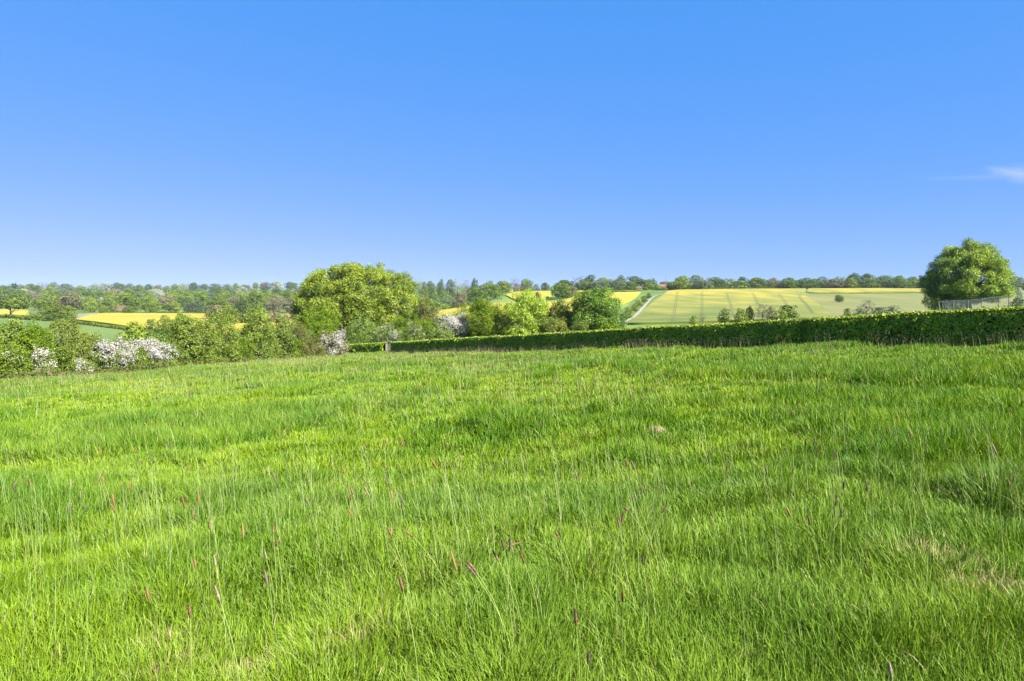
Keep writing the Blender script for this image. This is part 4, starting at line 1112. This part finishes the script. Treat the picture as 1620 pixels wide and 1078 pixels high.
def tall_map(x, y):
    """0 short .. 1 tall tussock"""
    a = fbm(x / 2.4 + 3.1, y / 3.2, 81, 3); b = vnoise(x / .8, y / .9, 83)
    return np.clip(sstep(.50, .60, a) * (.60 + .6 * b) + .30 * sstep(.6, .8, b), 0, 1)
# dry worn patches: photo positions put on the ground
DRY = [(*hit(290, 1050), .16), (*hit(262, 1020), .12), (*hit(400, 1065), .15), (*hit(555, 1025), .14), (*hit(1575, 935), .25), (*hit(1490, 885), .2), (*hit(1330, 622), .5), (*hit(575, 566), 5.0), (*hit(690, 562), 5.5), (*hit(470, 574), 5.0), (*hit(620, 566), 4.0), (*hit(780, 560), 4.5)]
def dry_map(x, y):
    s = np.zeros_like(x)
    for a, b, r in DRY:
        s = np.maximum(s, np.exp(-((x - a) ** 2 + (y - b) ** 2 * .8) / r ** 2))
    return s * (.5 + .8 * vnoise(x / .35, y / .35, 91))

def sample_ground(rho0, p, d0, D0, D1, ulim=.86):
    g = np.exp(np.linspace(math.log(D0), math.log(D1), 600))
    rho = rho0 * np.minimum(1, (d0 / g) ** p)
    cum = np.r_[0, np.cumsum((rho[1:] * g[1:] + rho[:-1] * g[:-1]) / 2 * np.diff(g)) * 2 * ulim]
    n = int(cum[-1])
    D = np.interp(rng.random(n) * cum[-1], cum, g)
    u = (rng.random(n) * 2 - 1) * ulim
    x = u * D
    k = in_meadow(x, D)
    return x[k], D[k]

def blades(x, y, h, w, lean_x, lean_y, curve, colr, segs):
    n = len(x); z = H(x, y) - .015
    yaw = rng.random(n) * 6.283; rx, ry = np.cos(yaw), np.sin(yaw)
    V = np.empty((n, 2 * segs + 1, 3), np.float32)
    for i in range(segs + 1):
        t = i / segs
        ox = lean_x * h * (t * (1 - curve) + curve * t * t); oy = lean_y * h * (t * (1 - curve) + curve * t * t)
        L2 = np.sqrt(np.clip(1 - np.minimum((lean_x ** 2 + lean_y ** 2) * t * t * .6, .85), .1, 1))
        cx, cy, cz = x + ox, y + oy, z + h * t * L2
        if i < segs:
            ww = w * (1 - .35 * t ** 2 - (.25 * t if segs > 2 else 0)) * .5
            V[:, 2 * i] = np.stack([cx - rx * ww, cy - ry * ww, cz], 1); V[:, 2 * i + 1] = np.stack([cx + rx * ww, cy + ry * ww, cz], 1)
        else:
            V[:, 2 * i] = np.stack([cx, cy, cz], 1)
    k = 2 * segs + 1
    b = (np.arange(n) * k)[:, None]
    Q = np.concatenate([b + np.array([2 * i, 2 * i + 1, 2 * i + 3, 2 * i + 2]) for i in range(segs - 1)]) if segs > 1 else np.zeros((0, 4), int)
    T = b + np.array([2 * segs - 2, 2 * segs - 1, 2 * segs])
    return V.reshape(-1, 3), Q, T, np.repeat(colr, k, 0)

def grass_mat():
    m, t, o = nodes_of('grass_blade')
    a = t.nodes.new("ShaderNodeAttribute"); a.attribute_name = "Col"
    d = t.nodes.new("ShaderNodeBsdfDiffuse"); t.links.new(a.outputs['Color'], d.inputs[0])
    tr = t.nodes.new("ShaderNodeBsdfTranslucent")
    mu = t.nodes.new("ShaderNodeMixRGB"); mu.blend_type = 'MULTIPLY'; mu.inputs[0].default_value = 1; mu.inputs[2].default_value = (1.1, 1.1, .5, 1)
    t.links.new(a.outputs['Color'], mu.inputs[1]); t.links.new(mu.outputs[0], tr.inputs[0])
    mix = t.nodes.new("ShaderNodeMixShader"); mix.inputs[0].default_value = .24
    t.links.new(d.outputs[0], mix.inputs[1]); t.links.new(tr.outputs[0], mix.inputs[2])
    g = t.nodes.new("ShaderNodeBsdfGlossy"); g.inputs['Roughness'].default_value = .5
    mg = t.nodes.new("ShaderNodeMixShader"); mg.inputs[0].default_value = .014
    t.links.new(mix.outputs[0], mg.inputs[1]); t.links.new(g.outputs[0], mg.inputs[2])
    t.links.new(mg.outputs[0], o.inputs[0])
    return m
M['grass'] = grass_mat()

def mixc(a, b, t): return np.asarray(a)[None, :] * (1 - t[:, None]) + np.asarray(b)[None, :] * t[:, None]
def grass_colour(x, y, tall, dry):
    n = len(x)
    c = mixc((.070, .186, .004), (.262, .386, .010), np.clip(.6 * rng.random(n) + .7 * (fbm(x / 7, y / 7, 101) - .35) + .7 * (vnoise(x / .7, y / .7, 103) - .5) - .38 * tall + .20, 0, 1))
    pale = rng.random(n) < .10; c[pale] = mixc((.23, .34, .04), (.34, .42, .10), rng.random(pale.sum()))
    bl = np.clip((fbm(x / 5, y / 5, 107) - .52) * 3, 0, .4)
    c = c * (1 - bl[:, None]) + np.array([.14, .255, .04]) * bl[:, None]
    straw = rng.random(n) < .012 + .05 * sstep(.55, .8, fbm(x / 1.1, y / 1.1, 109)) + .42 * np.clip(dry, 0, 1)
    c[straw] = mixc((.30, .25, .09), (.50, .42, .20), rng.random(straw.sum()))
    return c * (.8 + .4 * rng.random(n))[:, None]

def build_grass():
    out = []
    x, y = sample_ground(10500, 1.55, 3.4, 1.5, 114)
    # the meadow goes on, a little coarser, beside and behind where the photographer stands
    g = np.exp(np.linspace(math.log(.25), math.log(45), 400))
    rho = 4200 * np.minimum(1, (3.4 / g) ** 1.55)
    cum = np.r_[0, np.cumsum((rho[1:] * g[1:] + rho[:-1] * g[:-1]) / 2 * np.diff(g)) * 3.9]
    nx_ = int(cum[-1])
    rr = np.interp(rng.random(nx_) * cum[-1], cum, g); th = (rng.random(nx_) * 2 - 1) * 1.95
    xe, ye = rr * np.sin(th), rr * np.cos(th)
    k = ~((np.abs(xe) < .86 * ye) & (ye > 1.5)) & in_meadow(xe, np.maximum(ye, 1.0))
    xe, ye = xe[k], ye[k]
    side = np.r_[np.zeros(len(x), bool), np.ones(len(xe), bool)]
    x = np.r_[x, xe]; y = np.r_[y, ye]
    D = np.where(side, np.hypot(x, y), y)
    tall = tall_map(x, y); dry = dry_map(x, y)
    clump = vnoise(x / .42, y / .42, 113); e = .03
    gx_ = (vnoise((x + e) / .42, y / .42, 113) - clump) / e * .42; gy_ = (vnoise(x / .42, (y + e) / .42, 113) - clump) / e * .42
    h = (.045 + .05 * rng.random(len(x)) + .07 * clump + .20 * tall * sstep(2.2, 6, D)) * (.55 + .8 * rng.random(len(x))) * (1 - .45 * np.clip(dry, 0, 1))
    far = sstep(10, 50, D); h = h * (1 - far) + far * np.maximum(h, .07 + .26 * tall)
    w = .0039 * (np.maximum(D, 3) / 3) ** .78 * np.where(side, 1.35, 1)
    an = rng.random(len(x)) * 6.283; ll = .05 + .85 * rng.random(len(x)) ** 1.5
    lx = np.cos(an) * ll - gx_ * .30 - .05; ly = np.sin(an) * ll - gy_ * .30
    cv = .4 + .6 * rng.random(len(x))
    c = grass_colour(x, y, tall, dry)
    V0 = 0; Vs, Qs, Ts, Cs = [], [], [], []
    for sel, segs in ((D < 12, 3), (D >= 12, 2)):
        V, Q, T, cc = blades(x[sel], y[sel], h[sel], w[sel], lx[sel], ly[sel], cv[sel], c[sel], segs)
        Vs.append(V); Qs.append(Q + V0); Ts.append(T + V0); Cs.append(cc); V0 += len(V)
    o = obj('grass', make_mesh('grass', np.vstack(Vs), [np.vstack(Qs), np.vstack(Ts)], M['grass'], pcol=np.vstack(Cs)))
    tag(o, 'long bright green meadow grass in uneven tussocks', 'grass', kind='stuff')
    print('blades', len(x))
build_grass()

# tall pale flowering stems with soft seed heads (too many to count) ------------------------------
def seed_heads(P, Dr, L, r, colr, sides=5, rings=5):
    """spindles: P base points, Dr unit axes, L lengths, r radii"""
    n = len(P)
    ref = np.tile(np.array([0.31, .95, .1]), (n, 1)); u = unit(np.cross(Dr, ref)); v = np.cross(Dr, u)
    prof = np.array([.35, .95, 1.0, .85, .15]); ts = np.linspace(0, 1, rings)
    a = np.linspace(0, 2 * np.pi, sides, endpoint=False)
    V = np.empty((n, rings, sides, 3), np.float32)
    for i in range(rings):
        rad = r * prof[i] * (.9 + .25 * rng.random(n))
        for j in range(sides):
            V[:, i, j] = P + Dr * (L * ts[i])[:, None] + (u * np.cos(a[j]) + v * np.sin(a[j])) * rad[:, None]
    b = (np.arange(n) * rings * sides)[:, None]
    Q = np.concatenate([b + np.array([i * sides + j, i * sides + (j + 1) % sides, (i + 1) * sides + (j + 1) % sides, (i + 1) * sides + j]) for i in range(rings - 1) for j in range(sides)])
    return V.reshape(-1, 3), Q, np.repeat(colr, rings * sides, 0)

def head_colour(n):
    k = rng.random(n)
    c = mixc((.26, .15, .06), (.36, .19, .07), rng.random(n))
    c[k < .35] = mixc((.15, .115, .085), (.24, .18, .13), rng.random((k < .35).sum()))
    c[k > .72] = mixc((.24, .20, .11), (.32, .28, .17), rng.random((k > .72).sum()))
    return c

def build_stems():
    Vs, Qs, Ts, Cs, n0 = [], [], [], [], 0
    x, y = sample_ground(44, 1.0, 5, 2.6, 100, 1.5)
    patch = fbm(x / 5, y / 5, 121); dens = np.clip((patch - .36) * 3.2, .05, 1)
    # more stems on the left and in the middle of the meadow
    u = x / y
    dens *= np.where(u > .25, .5, 1.0) * np.where(y < 4, .45, 1)
    k = rng.random(len(x)) < dens
    x, y = x[k], y[k]; n = len(x)
    h = (.38 + .30 * rng.random(n)); w = .0022 * (np.maximum(y, 3) / 3) ** .72
    an = rng.normal(size=n) * .9 + np.pi; ll = .08 + .30 * rng.random(n) ** 1.5
    lx, ly = np.cos(an) * ll, np.sin(an) * ll
    c = mixc((.22, .29, .085), (.34, .39, .17), rng.random(n))
    V, Q, T, cc = blades(x, y, h, w, lx, ly, np.full(n, .6), c, 3)
    Vs.append(V); Qs.append(Q); Ts.append(T); Cs.append(cc); n0 = len(V)
    tip = V.reshape(n, 7, 3)[:, 6]; prev = (V.reshape(n, 7, 3)[:, 4] + V.reshape(n, 7, 3)[:, 5]) / 2
    hd = rng.random(n) < np.where(y < 9, .07, .55)
    d = unit(tip[hd] - prev[hd]); L = .05 + .045 * rng.random(hd.sum()); 
    r = .0058 * np.maximum(1, (y[hd] / 9)) ** .55
    V, Q, cc = seed_heads(tip[hd] - d * .01, d, L, r, head_colour(hd.sum()))
    Vs.append(V); Qs.append(Q + n0); Cs.append(cc); n0 += len(V)
    # the uncut band in front of the hedge
    m = 4200
    t = rng.random(m); yy = 19 + 87 * t ** 1.0
    xx = hedge_x(yy) - .75 - rng.random(m) ** 1.5 * 1.4
    keep = (vnoise(yy / 1.6, xx, 131) > .30) & (rng.random(m) < 1.15 - yy / 95)
    xx, yy = xx[keep], yy[keep]; m = len(xx)
    h = .32 + .42 * rng.random(m); w = .0025 * (yy / 4) ** .72
    V, Q, T, cc = blades(xx, yy, h, w, rng.normal(size=m) * .12, rng.normal(size=m) * .12, np.full(m, .5), mixc((.13, .14, .05), (.24, .22, .11), rng.random(m)), 3)
    Vs.append(V); Qs.append(Q + n0); Ts.append(T + n0); Cs.append(cc)
    n0 += len(V)
    tip = V.reshape(m, 7, 3)[:, 6]; prev = (V.reshape(m, 7, 3)[:, 4] + V.reshape(m, 7, 3)[:, 5]) / 2
    hd = rng.random(m) < .62
    d = unit(tip[hd] - prev[hd])
    V, Q, cc = seed_heads(tip[hd], d, .07 + .05 * rng.random(hd.sum()), .0065 * (yy[hd] / 12) ** .55, mixc((.12, .08, .06), (.22, .16, .11), rng.random(hd.sum())))
    Vs.append(V); Qs.append(Q + n0); Cs.append(cc); n0 += len(V)
    o = obj('seeding_grass', make_mesh('seeding_grass', np.vstack(Vs), [np.vstack(Qs), np.vstack(Ts)], M['grass'], pcol=np.vstack(Cs)))
    tag(o, 'tall thin grass stems with pinkish brown seed heads scattered over the meadow', 'grass', kind='stuff')
build_stems()

# the foxtail heads nearest the camera, each one a plant of its own ---------------------------------
M['head_orange'] = noise_mat('foxtail_orange', [(.3, (.16, .092, .045)), (.7, (.25, .15, .08))], 60, 3)
M['head_brown'] = noise_mat('foxtail_brown', [(.3, (.11, .065, .04)), (.7, (.19, .115, .07))], 60, 3)
M['head_purple'] = noise_mat('foxtail_purple', [(.3, (.08, .062, .05)), (.7, (.145, .115, .09))], 60, 3)
M['head_cream'] = noise_mat('foxtail_cream', [(.3, (.22, .175, .11)), (.7, (.33, .27, .19))], 60, 3)
M['stem'] = noise_mat('foxtail_stem', [(.3, (.20, .28, .06)), (.7, (.32, .38, .12))], 8, 3)
def foxtail(px, py, tilt, kind, label, length=.085, rad=.0058, hh=.42):
    """head centre seen at photo pixel (px,py); stands hh above the ground"""
    Ds = np.exp(np.linspace(math.log(1.8), math.log(60), 900)); xs = (px - 810) / F * Ds
    zline = EYE - (py - YH) * Ds / F
    i = np.argmax(zline - H(xs, Ds) < hh)
    x, D, zc = xs[i], Ds[i], zline[i]
    t = math.radians(tilt)
    d = np.array([math.sin(t), .12 * rng.normal(), math.cos(t)]); d = d / np.linalg.norm(d)
    base = np.array([x, D, zc]) - d * length / 2
    foot = np.array([base[0] - d[0] * hh * .55, base[1] - d[1] * .2, 0]); foot[2] = h1(foot[0], foot[1]) - .02
    root = empty('foxtail', foot); tag(root, label, 'seed head', 'foxtail seed heads standing above the grass')
    k = 7; tt = np.linspace(0, 1, k)[:, None]
    P = foot * (1 - tt) + base * tt
    P[:, 0] += (np.sin(np.pi * tt) * -d[0] * .06)[:, 0]
    V, Q = tubes([(P - foot, np.linspace(.0016, .0011, k))], 5)
    obj('stem', make_mesh('stem', V, [Q], M['stem']), root)
    # the head: a tapering spike, roughened by short bristles
    R = 11; prof = np.sin(np.linspace(.22, 2.98, R)) ** .55; S_ = 9
    u = unit(np.cross(d, [0, 1, .1])[None])[0]; v = np.cross(d, u)
    V = []
    for r_i in range(R):
        for s_i in range(S_):
            a = 2 * np.pi * (s_i + .5 * (r_i % 2)) / S_
            V.append(base - foot + d * length * r_i / (R - 1) + (u * math.cos(a) + v * math.sin(a)) * rad * prof[r_i] * (.85 + .3 * rng.random()))
    Q = [(r_i * S_ + s_i, r_i * S_ + (s_i + 1) % S_, (r_i + 1) * S_ + (s_i + 1) % S_, (r_i + 1) * S_ + s_i) for r_i in range(R - 1) for s_i in range(S_)]
    nb = 260; V = np.array(V); T = []
    bs = []
    for b_i in range(nb):
        q = rng.random(); a = rng.random() * 6.283; rr = rad * np.sin(.22 + 2.76 * q) ** .55
        n_ = u * math.cos(a) + v * math.sin(a); c0 = base - foot + d * length * q + n_ * rr * .9
        e = np.cross(n_, d) * .0007
        bs += [c0 - e, c0 + e, c0 + n_ * (.002 + .003 * rng.random()) + d * (.004 + .005 * rng.random())]
    T = len(V) + np.arange(nb * 3).reshape(-1, 3)
    obj('seed_head', make_mesh('seed_head', np.vstack([V, bs]), [np.array(Q), T], M[kind], smooth=True), root)
FOX = [
 (1335, 768, 3, 'head_purple', 'left of two grey-purple foxtails standing upright in the right half of the meadow'),
 (1372, 771, 4, 'head_purple', 'right of two grey-purple foxtails standing upright in the right half of the meadow'),
 (1280, 823, -18, 'head_brown', 'brown foxtail leaning left below the two grey-purple foxtails'),
 (1331, 812, 2, 'head_purple', 'short grey foxtail directly below the two upright grey-purple foxtails'),
 (1323, 792, 4, 'head_brown', 'rust-brown foxtail just above the short grey foxtail'),
 (1596, 765, -10, 'head_orange', 'orange foxtail by the right edge of the photo'),
 (991, 806, -48, 'head_brown', 'brown foxtail lying across another, crossing like an X'),
 (985, 818, 14, 'head_brown', 'brown foxtail leaning right under the crossing one'),
 (978, 826, -12, 'head_orange', 'small orange foxtail left of the crossing pair'),
 (1051, 806, 28, 'head_orange', 'thin orange foxtail leaning right of the crossing pair'),
 (911, 977, -4, 'head_brown', 'pink-brown foxtail upright in the low middle of the meadow'),
 (931, 1041, 2, 'head_purple', 'dark purple foxtail nearest the bottom middle of the photo'),
 (1017, 886, -8, 'head_purple', 'grey-purple foxtail right of the pink-brown upright one'),
 (300, 967, 2, 'head_orange', 'short fat orange foxtail low on the left of the meadow'),
 (340, 888, -16, 'head_cream', 'cream foxtail leaning left above the pale grey one'),
 (344, 939, -22, 'head_cream', 'pale grey-cream foxtail leaning above the short orange one'),
 (420, 878, -14, 'head_cream', 'cream foxtail right of the leaning cream one'),
 (331, 832, 2, 'head_orange', 'upright orange foxtail above the leaning cream one'),
 (305, 814, -4, 'head_orange', 'orange foxtail left of and above the upright orange one'),
 (432, 838, -6, 'head_orange', 'orange-brown foxtail above the cream foxtail on the left'),
 (438, 858, -10, 'head_orange', 'second orange-brown foxtail just beneath another on the left'),
 (635, 924, -14, 'head_orange', 'orange foxtail with tapering pink tip left of the bottom middle'),
 (785, 881, -30, 'head_orange', 'orange foxtail leaning left beside a purple one in the middle'),
 (826, 882, -20, 'head_brown', 'pink-brown foxtail right of the leaning orange one in the middle'),
 (815, 861, 80, 'head_orange', 'orange foxtail bent flat beside a dark upright one'),
 (807, 862, 3, 'head_purple', 'dark upright foxtail beside the flat orange one'),
 (796, 862, -12, 'head_brown', 'brown foxtail left of the dark upright one'),
 (745, 902, -42, 'head_purple', 'purple foxtail leaning left below the middle group'),
 (747, 897, -38, 'head_orange', 'tiny orange foxtail touching the purple leaning one'),
 (882, 847, -26, 'head_orange', 'orange foxtail leaning left above the pink-brown pair'),
 (617, 843, -24, 'head_orange', 'orange foxtail leaning left of a flat orange neighbour'),
 (647, 845, -55, 'head_orange', 'orange foxtail drooping flat to the left of the middle'),
 (556, 775, -20, 'head_orange', 'upper of two bright orange foxtails crossing left of the middle'),
 (555, 788, 2, 'head_orange', 'lower of two bright orange foxtails crossing left of the middle'),
 (614, 740, -8, 'head_orange', 'bright orange foxtail amid the middle distance stems'),
 (729, 726, -14, 'head_orange', 'orange foxtail just right of the bright middle-distance group'),
 (717, 686, -18, 'head_orange', 'red-orange foxtail high in the middle of the meadow'),
 (769, 735, -62, 'head_orange', 'orange foxtail bent sideways near a dark stem'),
 (784, 740, 24, 'head_purple', 'dark green-purple foxtail leaning right of the bent orange one'),
 (899, 692, -20, 'head_orange', 'left of three orange foxtails clustered in the middle distance'),
 (905, 704, -16, 'head_orange', 'middle of three orange foxtails clustered in the middle distance'),
 (913, 703, 6, 'head_orange', 'right of three orange foxtails clustered in the middle distance'),
 (933, 691, -6, 'head_orange', 'orange foxtail standing apart right of the cluster of three'),
 (1275, 700, -3, 'head_brown', 'tall brown foxtail in a pair of heads right of the middle'),
 (1292, 718, 0, 'head_brown', 'brown foxtail just right of and below the tall brown one'),
 (1320, 722, 2, 'head_brown', 'short rust foxtail left of the dark tussock'),
 (1150, 740, 1, 'head_brown', 'brown foxtail left of the tall brown one in the right half'),
 (1395, 697, 18, 'head_brown', 'brown foxtail leaning right above the dark tussock'),
 (212, 684, -20, 'head_orange', 'small orange foxtail in the far left of the meadow'),
 (136, 733, -6, 'head_orange', 'orange foxtail in the left middle distance'),
 (237, 740, -12, 'head_orange', 'orange foxtail right of another in the left middle distance'),
 (440, 688, -5, 'head_brown', 'brown foxtail on a tall stem in the left middle distance'),
 (1409, 1062, -6, 'head_cream', 'straw-coloured stalk at the bottom of the right half'),
]
for f in FOX:
    foxtail(*f, length=.048 + .02 * rng.random(), rad=.0046 + .0014 * rng.random(), hh=.36 + .14 * rng.random())

# pale molehill among the grass
def molehill():
    x, y = hit(1037, 688); z = h1(x, y)
    n = 24; V = []
    for i in range(6):
        t = i / 5
        for j in range(n):
            a = 2 * np.pi * j / n; r = (.03 + .15 * t) * (1 + .18 * rng.normal())
            V.append((r * math.cos(a) * 1.2, r * math.sin(a), .12 * (1 - t ** 2) + .02 * rng.normal() - .02))
    Q = [(i * n + j, i * n + (j + 1) % n, (i + 1) * n + (j + 1) % n, (i + 1) * n + j) for i in range(5) for j in range(n)]
    o = obj('molehill', make_mesh('molehill', np.array(V), [np.array(Q), np.array([list(range(n - 1, -1, -1))])], noise_mat('dry_soil', [(.3, (.13, .10, .055)), (.7, (.21, .165, .10))], 18, 5, .95, (1, 1, 1), .5)), loc=(x, y, z))
    tag(o, 'small pale dry molehill in the grass right of the middle', 'molehill')
molehill()

# ------------------------------------------------------------------ the air between here and the far hills
def haze():
    r = 1990.0
    V, Q = box(-r, r, -r, r, -24.0, 36.0)
    m, t, o = nodes_of('haze_air')
    v = t.nodes.new("ShaderNodeVolumePrincipled")
    v.inputs['Color'].default_value = (.66, .80, 1.0, 1)
    v.inputs['Density'].default_value = HAZE_DENSITY
    v.inputs['Anisotropy'].default_value = 0.0
    for k in ('Density Attribute', 'Color Attribute', 'Temperature Attribute'):
        v.inputs[k].default_value = ''
    try: m.cycles.homogeneous_volume = True
    except Exception: pass
    t.links.new(v.outputs[0], o.inputs['Volume'])
    tag(obj('haze', make_mesh('haze', V, [Q], m, smooth=False)), 'thin blue summer haze over the valley', 'haze', kind='stuff')
HAZE_DENSITY = 0.00004
haze()
